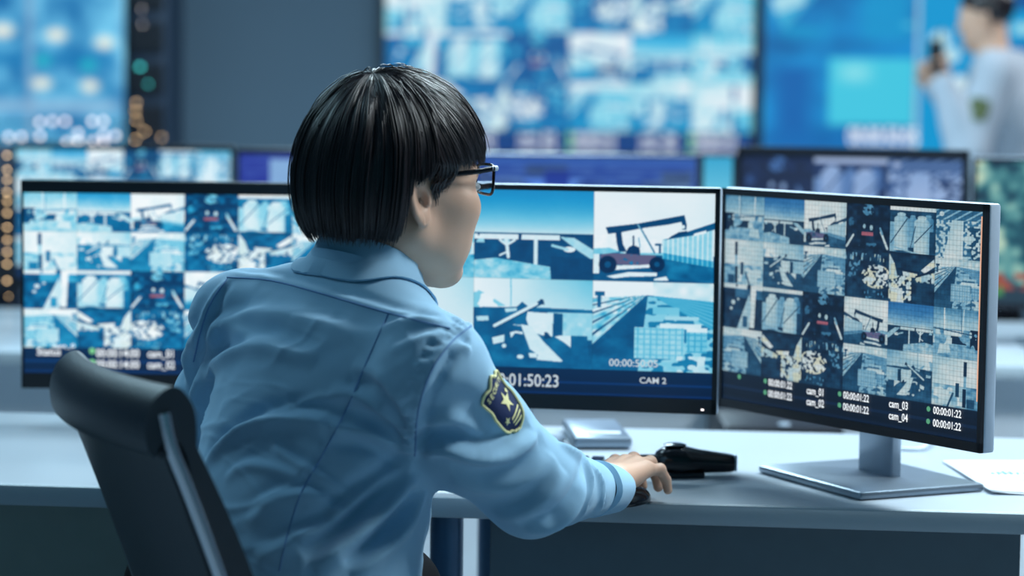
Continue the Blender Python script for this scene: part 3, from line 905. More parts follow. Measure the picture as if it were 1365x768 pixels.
# ------------------------------------------------------------------ front monitors
def cap_items(specs, sw, sh, z0, y=-.0035):
    out = []
    for (s, u, v, hh, sq) in specs: out.append((s, (u - .5) * sw, z0 + (1 - v) * sh - hh * sh * .5, hh * sh, sq, 'LEFT', y))
    return out
def dot_items(specs, sw, sh, z0, y=-.0035): return [((u - .5) * sw, z0 + (1 - v) * sh, r * sh, y) for (u, v, r) in specs]

# right monitor
L = np.array((.317, 3.645)); R = np.array((.628, 3.185)); c = (L + R) / 2
yawR = math.atan2(R[1] - L[1], R[0] - L[0])
img = draw_grid(540, 320, TILES, 'right', .862, 2, gridline=True)
t, sw, sh, zz = monitor('computer_monitor', 'right desk monitor, turned leftwards, with a dark blue camera mosaic and silver stand', 'monitor',
            (c[0], c[1], TOP), yawR, .553, .331, .092, (.010, .007, .013), img, base_off=(-.045, .115), base=(.27, .215), base_rz=math.radians(-8), neck_w=.085)
sp = []
sp += [('00:00:01:22', .203, .882, .034, .80), ('00:00:01:22', .203, .936, .034, .80), ('cam_01', .362, .890, .036, .8), ('cam_02', .362, .942, .036, .8)]
sp += [('00:00:01:22', .508, .884, .034, .80), ('00:00:01:22', .508, .938, .034, .80), ('cam_03', .683, .888, .036, .8), ('cam_04', .683, .942, .036, .8)]
sp += [('00:00:01:22', .845, .886, .034, .80), ('00:00:01:22', .845, .942, .034, .80)]
text_mesh('caption_text', cap_items(sp, sw, sh, zz), M_text, t)
dots_mesh('status_dot', dot_items([(.078, .880, .012), (.190, .880, .012), (.190, .935, .012), (.494, .884, .012), (.494, .936, .012), (.828, .886, .012), (.828, .941, .012)], sw, sh, zz), M_dot_dim, t)
MB().box((sw / 2 - .0016, -.0035, zz + sh * .58), (.0022, .0006, sh * .80)).build('lit_edge_line', M_orange, t)

# middle monitor
L = np.array((-.238, 3.585)); R = np.array((.300, 3.490)); c = (L + R) / 2
tiles_c = [[(t_port, 0), (t_sky, 0), (t_crane, 0)], [(t_chimney, 0), (t_boats, 0), (t_ware, 0)]]
img = draw_grid(540, 300, tiles_c, 'center', .87, 2)
t, sw, sh, zz = monitor('computer_monitor', 'middle desk monitor showing large camera pictures, right of the seated head', 'monitor',
            (c[0], c[1], TOP), math.atan2(R[1] - L[1], R[0] - L[0]), .545, .329, .099, (.0075, .007, .022), img, base_off=(-.075, .27), base=(.15, .18), silver=True, neck_w=.06)
text_mesh('caption_text', cap_items([('00:01:50:23', .385, .932, .062, .86), ('CAM 2', .80, .915, .030, 1.1)], sw, sh, zz) +
          cap_items([('00:00:50:05', .715, .832, .036, 1.05)], sw, sh, zz), M_text_soft, t)
MB().box((.545 / 2 - .02, -.0045, .106), (.004, .0012, .002)).build('power_light', M_led_white, t)

# left monitor
img = draw_grid(480, 280, TILES, 'left', .858, 2)
pl = P(246, 518, 4.0)
t, sw, sh, zz = monitor('computer_monitor', 'left desk monitor behind the chair, thick dark top frame, bright cyan mosaic', 'monitor',
            (pl[0], 4.0, TOP), math.radians(-0.4), .542, .346, .062, (.020, .004, .026), img, base_off=(0, .02), base=(.24, .15), silver=False)
sp = [('Status', .04, .880, .042, .95), ('cam_0', .09, .848, .026, 1.3), ('00:00:14:00', .225, .884, .044, .85), ('00:00:14:00', .225, .946, .044, .85), ('cam_01', .385, .884, .044, .8), ('cam_02', .385, .946, .044, .8)]
sp += [('00:00:14:00', .60, .884, .044, .85), ('00:00:14:00', .60, .946, .044, .85), ('cam_03', .80, .884, .044, .8), ('cam_04', .80, .946, .044, .8)]
text_mesh('caption_text', cap_items(sp, sw, sh, zz), M_text, t)
dots_mesh('status_dot', dot_items([(.213, .874, .018), (.213, .938, .018), (.58, .874, .018), (.58, .938, .018)], sw, sh, zz), M_dot, t)

# ------------------------------------------------------------------ rear monitors
def ui_img(nx, ny, seed, base, hi):
    yy, xx = np.mgrid[0:ny, 0:nx]; u = (xx + .5) / nx; v = (yy + .5) / ny
    img = np.zeros((ny, nx, 3)); img[:] = np.array(base) / 255.
    r = np.random.default_rng(seed)
    for i in range(16):
        x0, y0 = r.random() * .85, r.random() * .9
        w, h = .08 + r.random() * .3, .04 + r.random() * .12
        c = np.array(base) * (1 - r.random()) + np.array(hi) * r.random()
        lay(img, rect(u, v, x0, y0, min(x0 + w, .98), min(y0 + h, .97)), np.clip(c, 0, 255), .8)
    lines = (np.sin(v * 150) > .3) & (n2(u, v, 18, 40, seed + 3) > .5)
    lay(img, lines, hi, .35)
    return np.clip(img, 0, 1)
def rear_mon(label, px0, px1, pytop, d, img, yaw=0.0, bez=(.012, .006, .02), silver=False, h=None, twin=None, dr=None):
    pA = P(px0, pytop, d); pB = P(px1, pytop, dr or d)
    w = float(np.hypot(pB[0] - pA[0], pB[1] - pA[1])); cx, cy = (pA[0] + pB[0]) / 2, (pA[1] + pB[1]) / 2
    ztop = (pA[2] + pB[2]) / 2; h = h or .34
    return monitor('computer_monitor', label, 'monitor', (cx, cy, TOP), math.atan2(pB[1] - pA[1], pB[0] - pA[0]), w, h, ztop - TOP - h, bez, img, base_off=(0, .06), base=(min(.24, w * .9), .18), neck_w=min(.055, w * .5), silver=silver)
rear_mon('rear desk monitor with pale cyan mosaic, showing above the left desk monitor', 18, 311, 193, 5.75, draw_grid(270, 160, TILES, 'left', .9, 2, tint=(.95, .98, 1)))
img = ui_img(200, 120, 5, (36, 52, 150), (90, 130, 200))
yy, xx = np.mgrid[0:120, 0:200]; u = xx / 200.; v = yy / 120.
lay(img, rect(u, v, .14, .04, .40, .5), (150, 196, 228), .8); lay(img, rect(u, v, .02, .3, .14, .7), (30, 34, 140), .9)
rear_mon('rear desk monitor with a violet blue display, just left of the seated head', 316, 606, 200, 5.8, img)
img = ui_img(200, 120, 8, (30, 66, 150), (120, 160, 210))
lay(img, rect(u, v, .02, .2, .25, .3), (16, 30, 110), .9); lay(img, rect(u, v, .30, .10, .42, .26), (10, 40, 140), .9); lay(img, rect(u, v, .44, .20, .86, .25), (12, 44, 110), .9)
lay(img, rect(u, v, 0, 0, 1, .06), (44, 88, 170), .8)
rear_mon('rear desk monitor with a plain royal blue display, above the middle desk monitor', 634, 932, 206, 5.75, img, silver=True, bez=(.006, .006, .02))
img = draw_grid(120, 160, [[(t_ware, 0)], [(t_port, 0)]], 'left', .95, 2, tint=(.7, .92, 1))
img[:60] = ramp(np.linspace(.46, .62, 60)[:, None] + np.zeros((60, 120)), PAL['center'])
rear_mon('narrow rear monitor with light cyan display, squeezed between two darker rear monitors', 936, 979, 207, 5.80, img, bez=(.004, .004, .02), h=.36)
img = draw_grid(300, 160, [[(t_tunnel, 0), (t_silo, 0), (t_cars, 0)], [(t_clutter, 0), (t_bridge, 0), (t_ware, 0)]], 'dim', .9, 2)
rear_mon('rear desk monitor in thick black frame with dim blue mosaic, above the turned monitor', 983, 1291, 198, 5.5, img, bez=(.022, .012, .02), dr=5.35)
ny, nx = 130, 220
yy, xx = np.mgrid[0:ny, 0:nx]; u = xx / nx; v = yy / ny
img = ramp(np.clip(fb(u, v, 12, 8, 41) * 1.5 - .28, 0, 1), [(0, (6, 40, 60)), (.3, (14, 76, 92)), (.55, (90, 150, 150)), (.8, (180, 205, 180)), (1, (220, 228, 190))])
lay(img, rect(u, v, 0, .86, 1, 1), (24, 50, 66)); lay(img, rect(u, v, .0, .80, .14, .94) & (n2(u, v, 40, 20, 3) > .4), (60, 130, 70)); lay(img, rect(u, v, .10, .78, .3, .9) & (n2(u, v, 40, 20, 4) > .5), (150, 70, 50))
rear_mon('rear desk monitor with green and sand coloured aerial picture, at the right edge', 1297, 1592, 212, 5.45, img, bez=(.008, .010, .012), silver=True, dr=5.42)

# ------------------------------------------------------------------ small things
def on_top(px, py):
    """the point of the long desk's top seen at this spot"""
    lo_, hi_ = 2.5, 5.0
    for _ in range(40):
        md = (lo_ + hi_) / 2
        if P(px, py, md)[2] > TOP: lo_ = md
        else: hi_ = md
    return P(px, py, lo_)
# tower computer under the rear desk
pt = P(1045, 575, 4.75)
t = empty('computer_tower', (pt[0], 4.75, 0)); tag(t, 'black tower computer on the floor behind the long desk, between two monitors', 'computer')
MB().box((0, .2, .33), (.24, .42, .66), bev=.01).build('case', M_black, t, True)
MB().box((0, -.014, .33), (.22, .012, .6), bev=.004).build('front_cover', M_gloss, t, True)
MB().lathe([(.012, 0), (.012, .004)], (0, 0, .661), 16).build('power_button', M_silver, t)

# printed reports at the right end
A = on_top(1255, 609); B = on_top(1322, 660); Cc = on_top(1420, 608)
def sheet(name, label, org, ang, lift, w=.21, h=.297, curl=.004):
    t = empty(name, (org[0], org[1], TOP + lift), ang); tag(t, label, 'paper', None)
    v = []; f = []; nx_, ny_ = 8, 10
    for j in range(ny_ + 1):
        for i in range(nx_ + 1):
            x = w * i / nx_; y = h * j / ny_
            v.append((x, y, .0006 + curl * (abs(i / nx_ - .5) * 2) ** 3 * (1 - j / ny_)))
    n = len(v)
    v += [(p[0], p[1], p[2] + .0006) for p in v]
    s_ = nx_ + 1
    for j in range(ny_):
        for i in range(nx_):
            a = j * s_ + i
            f.append((a, a + s_, a + s_ + 1, a + 1)); f.append((n + a, n + a + 1, n + a + s_ + 1, n + a + s_))
    for j in range(ny_):
        a = j * s_; f.append((a, n + a, n + a + s_, a + s_)); a = j * s_ + nx_; f.append((a, a + s_, n + a + s_, n + a))
    for i in range(nx_):
        a = i; f.append((a, a + 1, n + a + 1, n + a)); a = ny_ * s_ + i; f.append((a, n + a, n + a + 1, a + 1))
    mesh_obj('sheet', v, f, M_paper, t, True)
    return t
ang = math.atan2(A[1] - B[1], A[0] - B[0]) - math.pi / 2
t0 = sheet('printed_report', 'lower white paper sheet of the fanned pair at the right desk end', B, ang - .05, .0002)
t = sheet('printed_report', 'upper white paper sheet with pale blue bar chart at the right desk end', B + np.array((-.002, .004, 0)), ang + .03, .0022, curl=.003)
ink = MB(); r = np.random.default_rng(3)
for i in range(15):
    hh = .010 + .022 * (.5 + .5 * math.sin(i * .7)) * (.6 + .4 * r.random())
    ink.box((.045 + i * .0095, .155 + hh / 2, .0036), (.0045, hh, .0004))
ink.box((.112, .153, .0036), (.15, .0008, .0004))
for j in range(7):
    ink.box((.10, .118 - j * .008, .0040), (.13 + .02 * r.random(), .0014, .0004))
for j in range(3): ink.box((.10, .225 + j * .010, .0032), (.14, .0014, .0004))
ink.build('bar_chart', M_ink, t)

# cable behind the turned monitor
a = on_top(1180, 600); b = on_top(1246, 606); c2 = on_top(1262, 590); d2 = on_top(1300, 588)
pts_ = [(a[0], a[1], TOP + .004), (b[0] - .02, b[1] + .03, TOP + .004), (b[0], b[1] + .06, TOP + .012), (c2[0] - .01, c2[1] + .02, TOP + .016), (c2[0], c2[1] + .08, TOP + .008), (d2[0], d2[1] + .05, TOP + .004)]
tag(MB().tube(spline(pts_, 8), .003, 10).build('power_cable', M_cable, None, True), 'thin pale cable curling on the desk behind the turned monitor', 'cable')

# keyboard mostly behind the forearm
kb = on_top(735, 616)
t = empty('keyboard', (kb[0] - .10, kb[1] - .11, TOP), math.radians(-7)); tag(t, 'black keyboard on the desk, mostly hidden behind the reaching arm', 'keyboard')
MB().box((0, 0, .008), (.36, .13, .014), bev=.004).build('case', M_black, t, True)
mk = MB()
for r_i in range(5):
    for k_i in range(15): mk.box((-.164 + k_i * .0234, -.048 + r_i * .024, .018), (.019, .019, .007), bev=.002)
mk.build('keys', M_gloss, t)

# silver docking plate with an oblong slot under the middle monitor
p1 = on_top(740, 596); p2 = on_top(822, 573)
t = empty('docking_plate', ((p1[0] + p2[0]) / 2 + .015, (p1[1] + p2[1]) / 2 - .02, TOP), math.radians(4)); tag(t, 'flat light silver plate with oblong slot, on the desk under the middle monitor', 'stand plate')
mb = MB().box((0, 0, .011), (.092, .22, .018), bev=.006); mb.build('plate', M_alu, t, True)
mb = MB().box((.005, -.06, .0205), (.055, .026, .002), bev=.001); mb.build('slot', M_white_slot if 'M_white_slot' in globals() else M_cable, t)

# black handheld device to the right of the hand
q0 = on_top(880, 636); q1 = on_top(973, 634)
ln = float(np.hypot(q1[0] - q0[0], q1[1] - q0[1]))
t = empty('handheld_radio', (q0[0], q0[1], TOP), math.atan2(q1[1] - q0[1], q1[0] - q0[0])); tag(t, 'black rounded handheld radio lying on the desk right of the hand', 'handheld radio')
prof = [(-.008, .012, .022), (-.004, .017, .024), (.004, .021, .025), (.016, .0250, .0255), (.030, .0260, .0248), (.042, .0240, .0240), (.06, .0205, .0225), (.085, .0180, .0205), (.105, .0160, .0190), (.110, .0150, .0188), (.112, .011, .0195)]
v = []; f = []; n = 20
for (x, rr, zc_) in prof:
    for k_ in range(n):
        th = 2 * math.pi * k_ / n
        cx_, sx_ = math.cos(th), math.sin(th)
        v.append((x, rr * math.copysign(abs(cx_) ** .75, cx_), zc_ + rr * .85 * math.copysign(abs(sx_) ** .75, sx_)))
for i in range(len(prof) - 1):
    for k_ in range(n): f.append((i * n + k_, (i + 1) * n + k_, (i + 1) * n + (k_ + 1) % n, i * n + (k_ + 1) % n))
f.append(tuple(range(n))); f.append(tuple(range(len(prof) * n - 1, (len(prof) - 1) * n - 1, -1)))
MB().add(v, f).build('body', M_gloss, t, True)
MB().lathe([(.004, -.001), (.016, .001), (.017, .003), (.012, .0046), (.002, .005)], (.022, 0, .0450), 24).build('dial', M_gloss, t, True)
MB().box((.113, 0, .0195), (.004, .022, .024), bev=.0015).build('end_cap', M_silver, t, True)
MB().box((.035, -.008, .0045), (.055, .03, .009), bev=.003).build('foot', M_black, t, True)
MB().tube([(-.006, .004, .026), (-.02, .01, .027), (-.03, .016, .026)], [.0075, .006, .006], 14).build('antenna', M_black, t, True)
# ------------------------------------------------------------------ the office chair
CH_A = math.radians(26)
cf = np.array((math.cos(CH_A), math.sin(CH_A))); cs = np.array((-cf[1], cf[0]))      # forward and left of the chair
ch_back = np.array((-.476, 2.660))                                                     # top middle of the backrest
chair = empty('office_chair', (ch_back[0] + cf[0] * .36, ch_back[1] + cf[1] * .36, 0), CH_A)
tag(chair, 'black leather office chair with rolled headrest and chrome rails, at the lower left', 'chair')
CB = .36
def back_x(z):      # centre line of the backrest, leaning back as it rises
    t = (z - .50) / .50
    return -.19 - .165 * (max(t, 0) ** 1.25 + min(t, 0) * .3)
HW = .183
# pad: profile swept across the width
def sweep(prof, half, n=18, curve=.02, taper=None):
    v = []; f = []; m_ = len(prof)
    for i in range(n + 1):
        s_ = -1 + 2 * i / n
        for (x, z) in prof:
            hw = half * (taper(z) if taper else 1)
            v.append((x + curve * (s_ * s_), hw * s_, z))
    for i in range(n):
        for k_ in range(m_):
            a = i * m_ + k_; b = i * m_ + (k_ + 1) % m_
            f.append((a, b, b + m_, a + m_))
    f.append(tuple(range(m_ - 1, -1, -1))); f.append(tuple(range(n * m_, (n + 1) * m_)))
    return v, f
zs = np.linspace(.50, .955, 26)
front = [(back_x(z) + .012 + .022 * max(0, math.sin(math.pi * (z - .5) / .5)) ** .7, z) for z in zs]
rear = [(back_x(z) - .016, z) for z in zs[::-1]]
tp = lambda z: .98 - .22 * np.clip((z - .5) / .5, 0, 1) * 0 - .06 * (1 - (z - .5) / .5)
MB().add(*sweep(front + rear, HW, taper=tp)).build('backrest', M_leather, chair, True)
# rolled headrest over the top, falling down behind
zt = .965
xb = back_x(.93)
roll = [(xb + .014, .900), (xb + .018, .94), (xb + .016, .975), (xb + .004, .996), (xb - .010, 1.002), (xb - .028, .990), (xb - .037, .970), (xb - .038, .950), (xb - .034, .934), (xb - .026, .929), (xb - .020, .945), (xb - .008, .950), (xb + .006, .93)]
rc_ = [tuple(p) for p in spline([(a, b) for a, b in roll] + [roll[0]], 4)[:-1]]
MB().add(*sweep(rc_, HW + .004, n=24)).build('headrest', M_leather, chair, True)
sm = MB()
sm.tube([(xb - .019 + .02 * s_ * s_, (HW + .001) * s_, .930) for s_ in np.linspace(-1, 1, 20)], .004, 8)
sm.build('piping', M_leather, chair, True)
for sgn in (-1, 1):
    pts_ = [(back_x(z) + .014, sgn * (HW * .985), z) for z in (.44, .5, .58, .66, .74, .82, .89, .94, .975)]
    pts_[-1] = (pts_[-1][0] + .006, pts_[-1][1], pts_[-1][2])
    pts_ = [(p[0], p[1] + sgn * .006, p[2]) for p in pts_]
    low = [(-.02, sgn * (HW + .01), .40), (-.12, sgn * (HW + .012), .405)]
    MB().tube(spline(low + pts_, 6), .0075, 14).build('side_rail', M_chrome, chair, True)
# seat, column and wheeled base
pr = [(-.24, .44), (-.22, .415), (.0, .405), (.22, .41), (.255, .44), (.25, .475), (.20, .495), (0, .49), (-.2, .495), (-.24, .48)]
MB().add(*sweep([tuple(p) for p in spline(pr + [pr[0]], 3)[:-1]], .235, curve=0)).build('seat', M_leather, chair, True)
MB().lathe([(.06, .40), (.055, .37), (.028, .365), (.028, .22), (.035, .215), (.04, .09), (.055, .08), (.055, .06)][::-1], n=24).build('gas_column', M_chrome, chair, True)
for k_ in range(5):
    a = 2 * math.pi * k_ / 5 + .3
    d_ = np.array((math.cos(a), math.sin(a), 0))
    MB().tube([d_ * .03 + (0, 0, .085), d_ * .16 + (0, 0, .083), d_ * .30 + (0, 0, .068)], [.026, .021, .014], 12).build('base_leg', M_chrome, chair, True)
    c_ = d_ * .30
    w_ = MB()
    for s_ in (-1, 1):
        sd = np.array((-d_[1], d_[0], 0)) * s_
        w_.tube([c_ + sd * .006 + (0, 0, .027), c_ + sd * .024 + (0, 0, .027)], .027, 18)
    w_.tube([c_ + (0, 0, .027), c_ + (0, 0, .062)], .008, 8)
    w_.build('caster', M_black, chair, True)

# ------------------------------------------------------------------ shared figure code
def axes(yaw, pitch=0.0, roll=0.0):
    F = np.array((math.cos(yaw) * math.cos(pitch), math.sin(yaw) * math.cos(pitch), -math.sin(pitch)))
    Rr = np.array((math.sin(yaw), -math.cos(yaw), 0))
    Uu = np.cross(Rr, F)
    if roll:
        c_, s_ = math.cos(roll), math.sin(roll)
        Rr, Uu = Rr * c_ - Uu * s_, Uu * c_ + Rr * s_
    return np.stack([F, -Rr, Uu], 1)        # columns: forward, left, up

def head_sdf(p):
    """local: x forward, y left, z up, metres"""
    y = np.abs(p[:, 1]); q = p.copy(); q[:, 1] = y      # mirrored
    d = ell(p, (-.012, 0, .048), (.095, .075, .088))
    d = smin(d, ell(p, (.038, 0, -.012), (.056, .062, .088)), .03)
    d = smin(d, cone(q, (.0, .050, -.045), (.060, .020, -.088), .018, .016), .03)
    d = smin(d, ell(p, (.072, 0, -.092), (.022, .024, .017)), .02)
    d = smin(d, ell(q, (.062, .045, -.014), (.026, .022, .024)), .022)
    d = smin(d, ell(p, (.076, 0, .028), (.018, .05, .012)), .02)
    d = smin(d, ell(p, (.070, 0, -.055), (.026, .030, .026)), .015)
    d = smin(d, ell(q, (.052, .036, -.052), (.030, .024, .034)), .02)
    d = smax(d, -ell(q, (.098, .032, .010), (.016, .018, .011)), .012)
    d = smin(d, ell(q, (.078, .031, .009), (.013, .014, .012)), .004)
    d = smin(d, cone(p, (.090, 0, .012), (.107, 0, -.020), .006, .009), .010)
    d = smin(d, ell(q, (.098, .009, -.024), (.009, .008, .007)), .006)
    d = smin(d, ell(p, (.090, 0, -.051), (.009, .019, .005)), .004)
    d = smin(d, ell(p, (.089, 0, -.061), (.009, .017, .0055)), .004)
    d = smax(d, -ell(p, (.104, 0, -.0555), (.008, .022, .0014)), .003)
    # ears
    ec = np.array((-.010, .073, -.004)); e = (q - ec)
    ca, sa = math.cos(.28), math.sin(.28)
    ex = e[:, 0] * ca + e[:, 2] * sa; ez = -e[:, 0] * sa + e[:, 2] * ca
    ey = e[:, 1] - .10 * ex * 0 + ex * .45
    rad = np.hypot(ex / .0165, ez / .031)
    disc = np.maximum((rad - 1) * .017, np.abs(ey) - .0035)
    rim = np.hypot((rad - .84) * .018, ey - .0035) - .0038
    rim = np.where((ez < -.012) & (ex > -.002), rim + .01, rim)
    conch = ell(np.stack([ex, ey, ez], 1), (.003, .004, -.002), (.0075, .006, .012))
    ear = smin(disc, rim, .005)
    ear = smin(ear, ell(np.stack([ex, ey, ez], 1), (.002, .001, -.024), (.0085, .0045, .0085)), .005)
    ear = smax(ear, -conch, .003)
    ear = smin(ear, ell(np.stack([ex, ey, ez], 1), (.013, .0, -.006), (.004, .004, .006)), .004)
    d = smin(d, ear, .006)
    return d

def finger(p, pts, rr, d, k=.004):
    for i in range(len(pts) - 1):
        d = smin(d, cone(p, pts[i], pts[i + 1], rr[i], rr[i + 1]), k if i == 0 else .002)
    return d
def hand_sdf(p):
    """right hand resting palm down on a mouse: x towards the fingers, y towards the thumb, z up"""
    # forearm stub and wrist
    d = cone(p, (-.09, 0, .004), (0, 0, .002), .029, .024)
    d = smin(d, ell(p, (0.0, 0, .001), (.03, .029, .020)), .012)
    mcp = [(.088, .029, .014), (.092, .0085, .018), (.086, -.012, .016), (.076, -.030, .010)]
    for m_ in mcp:
        d = smin(d, cone(p, (.008, m_[1] * .55, .003), m_, .017, .0125), .012)
    d = smin(d, ell(p, (.045, .004, -.004), (.045, .032, .014)), .012)
    chains = [[(.088, .029, .014), (.122, .036, .018), (.138, .037, -.002), (.142, .036, -.020)],
              [(.092, .0085, .018), (.128, .009, .020), (.144, .008, -.002), (.147, .006, -.021)],
              [(.086, -.012, .016), (.118, -.020, .015), (.132, -.023, -.005), (.134, -.024, -.022)],
              [(.076, -.030, .010), (.100, -.041, .006), (.112, -.045, -.010), (.114, -.046, -.025)]]
    w = [(.0112, .0100, .0088, .0075), (.0115, .0102, .0090, .0078), (.0108, .0096, .0085, .0074), (.0096, .0085, .0074, .0066)]
    f_ = None
    for c_, r_ in zip(chains, w):
        q = None
        for i in range(3):
            s_ = cone(p, c_[i], c_[i + 1], r_[i], r_[i + 1])
            q = s_ if q is None else smin(q, s_, .0025)
        q = smin(q, ell(p, np.array(c_[1]) + (0, 0, .0015), (.0105, r_[1] * 1.0, r_[1])), .003)
        f_ = q if f_ is None else np.minimum(f_, q)
    d = smin(d, f_, .005)
    th = [(.012, .022, -.004), (.042, .044, -.010), (.070, .052, -.016), (.092, .050, -.026)]
    t_ = cone(p, th[0], th[1], .017, .013)
    t_ = smin(t_, cone(p, th[1], th[2], .0125, .0105), .004)
    t_ = smin(t_, cone(p, th[2], th[3], .0105, .0085), .002)
    d = smin(d, t_, .009)
    # tendons on the back of the hand
    for m_ in mcp:
        d = smin(d, cone(p, (.03, m_[1] * .6, .0165), (m_[0] - .004, m_[1], m_[2] + .0085), .0015, .004), .006)
    return d
def nails(chain_tips, B, W, parent, rt):
    pass

# ------------------------------------------------------------------ the seated person
person = empty('person', (-.20, 2.95, 0)); rt = np.array(person.location)
tag(person, 'seated person from behind in light blue shirt and black glasses, hand on mouse', 'person')
HA = math.radians(33); HS = 1.08
HB = axes(HA, math.radians(3))
Fh, Lh, Uh = HB[:, 0], HB[:, 1], HB[:, 2]
ear = P(560, 264, 2.98)
HO = ear - HS * (HB @ np.array((-.010, -.076, -.004)))
def hw(p): return HO + HS * (np.asarray(p) @ HB.T)          # head local to world

SR = P(574, 496, 2.88); AM = P(620, 572, 2.93); SL = P(322, 428, 3.13); NK = P(488, 385, 3.03)
E = P(704, 648, 2.97); W = P(806, 652, 3.215)
EL = P(289, 545, 3.25); WL = P(455, 592, 3.50)
T1 = axes(math.radians(50), math.radians(20)); T2 = axes(math.radians(44), math.radians(12)); T3 = axes(math.radians(36), 0)
cC = P(452, 532, 3.02); cW = P(412, 640, 2.99); cH = P(390, 800, 2.95)
hipc = np.array((cH[0], cH[1], .60))
def torso_sdf(p, o=0.0):
    d = ell(p, cC, (.112 - o, .168 - o, .165 - o), T1)
    d = smin(d, cone(p, SL, SR, .054 - o, .058 - o), .05)
    d = smin(d, cone(p, NK, SR + (-.0, 0, .006), .052 - o, .050 - o), .04)
    d = smin(d, cone(p, NK, SL + (0, 0, .004), .052 - o, .050 - o), .04)
    d = smin(d, ell(p, cW, (.118 - o, .152 - o, .20 - o), T2), .07)
    d = smin(d, ell(p, cH, (.150 - o, .172 - o, .20 - o), T3), .07)
    return d
def arm_sdf(p, o=0.0):
    d = cone(p, SR, AM, .064 - o, .068 - o)
    d = smin(d, cone(p, AM, E + (0.0, 0, .004), .068 - o, .061 - o), .03)
    d = smin(d, cone(p, E + (.006, 0, -.002), W - .16 * (W - E), .058 - o, .036 - o * .6), .025)
    return d
def arml_sdf(p, o=0.0):
    d = cone(p, SL, EL, .058 - o, .054 - o)
    return smin(d, cone(p, EL, WL, .055 - o, .037 - o * .6), .035)
def shirt_sdf(p):
    d = torso_sdf(p)
    d = smin(d, arm_sdf(p), .028)
    d = smin(d, arml_sdf(p), .028)
    d = smax(d, .60 - p[:, 2], .01)
    return d
lo = np.array((-.66, 2.70, .58)); hi = np.array((.22, 3.60, 1.20))
sv, sF = surface_nets(shirt_sdf, lo, hi, .0040)
sv = relax(sv, sF, 2)
bvh = BVHTree.FromPolygons([tuple(x) for x in sv], [tuple(int(i) for i in q) for q in sF])
def hit(px, py):
    d_ = P(px, py, 3.0) - CAM; d_ /= np.linalg.norm(d_)
    loc, nor, idx, dist = bvh.ray_cast(Vector(CAM), Vector(d_))
    return None if loc is None else (np.array(loc), np.array(nor))
sn = vnormals(sv, sF)
disp = np.zeros(len(sv))
FA, FW = 2.5, 1.08
def fold(pts, amp, w, n=10, valley=0.0, side=1):
    """a crease of the cloth along measured points: ridge height amp, half width w, with a valley on one side"""
    global disp
    w = w * FW
    sp = spline([(a, b) for a, b in pts], n)
    hs = [hit(a, b) for a, b in sp]; hs = [h_[0] for h_ in hs if h_ is not None]
    if len(hs) < 3: return
    hs = np.array(hs)
    c_ = hs.mean(0); rad = np.abs(hs - c_).max() * 2 + 4 * w
    idx = np.where(np.abs(sv - c_).max(1) < rad)[0]
    best = np.full(len(idx), 1e9); bt = np.zeros(len(idx)); bs = np.zeros(len(idx))
    q = sv[idx]; nq = sn[idx]
    for i in range(len(hs) - 1):
        a, b = hs[i], hs[i + 1]; ba = b - a; L2 = ba @ ba + 1e-12
        t = np.clip((q - a) @ ba / L2, 0, 1)
        df = q - a - t[:, None] * ba
        dd = np.linalg.norm(df, axis=1)
        m_ = dd < best
        best[m_] = dd[m_]; bt[m_] = (i + t[m_]) / (len(hs) - 1)
        sgn = np.einsum('ij,ij->i', np.cross(nq, ba / math.sqrt(L2)), df)
        bs[m_] = sgn[m_]
    env = np.clip(np.sin(math.pi * np.clip(bt, 0, 1)), 0, 1) ** .6
    s_ = bs * side
    prof = np.exp(-(best / w) ** 2)
    if valley: prof = prof - valley * np.exp(-((s_ - 1.7 * w) / (1.1 * w)) ** 2) * np.exp(-(np.maximum(best - np.abs(bs), 0) / w) ** 2)
    disp[idx] += FA * amp * env * prof
# back of the shirt
fold([(275, 622), (300, 596), (335, 572), (390, 560), (462, 570)], .0060, .010, valley=.8)
fold([(250, 545), (272, 508), (300, 480), (345, 464), (424, 478)], .0050, .011, valley=.7)
fold([(240, 500), (262, 462), (290, 436), (335, 420), (390, 424)], .0035, .010, valley=.6)
fold([(360, 596), (385, 612), (425, 636), (470, 664)], .0030, .006, valley=.7)
fold([(418, 760), (450, 735), (485, 706), (525, 665), (556, 630)], .0080, .011, valley=.9)
fold([(395, 720), (430, 705), (470, 672), (520, 636), (552, 618)], .0045, .008, valley=.8)
fold([(556, 612), (520, 590), (480, 576), (440, 574)], .0045, .008, valley=.7)
fold([(556, 604), (528, 562), (486, 532), (440, 522)], .0040, .009, valley=.7)
fold([(558, 588), (540, 545), (512, 505), (470, 486)], .0032, .009, valley=.7)
fold([(470, 768), (500, 742), (540, 700), (566, 655)], .0060, .010, valley=.9)
fold([(300, 640), (330, 622), (372, 628), (420, 652)], .0025, .008, valley=.8)
fold([(330, 700), (370, 668), (420, 664), (460, 690)], .0030, .009, valley=.7)
fold([(340, 745), (380, 730), (430, 690)], .0025, .009, valley=.6)
fold([(330, 400), (380, 420), (440, 436), (500, 450)], .0022, .012, valley=.6)
fold([(300, 430), (330, 448), (380, 452)], .0018, .008, valley=.6)
fold([(268, 560), (262, 520), (272, 480), (290, 440)], .0030, .008, valley=.9)
fold([(246, 520), (250, 480), (262, 440), (284, 400)], .0030, .008, valley=.9)
fold([(520, 470), (560, 452), (600, 440)], .0018, .007, valley=.8)
fold([(500, 440), (545, 430), (590, 428)], .0016, .007, valley=.8)
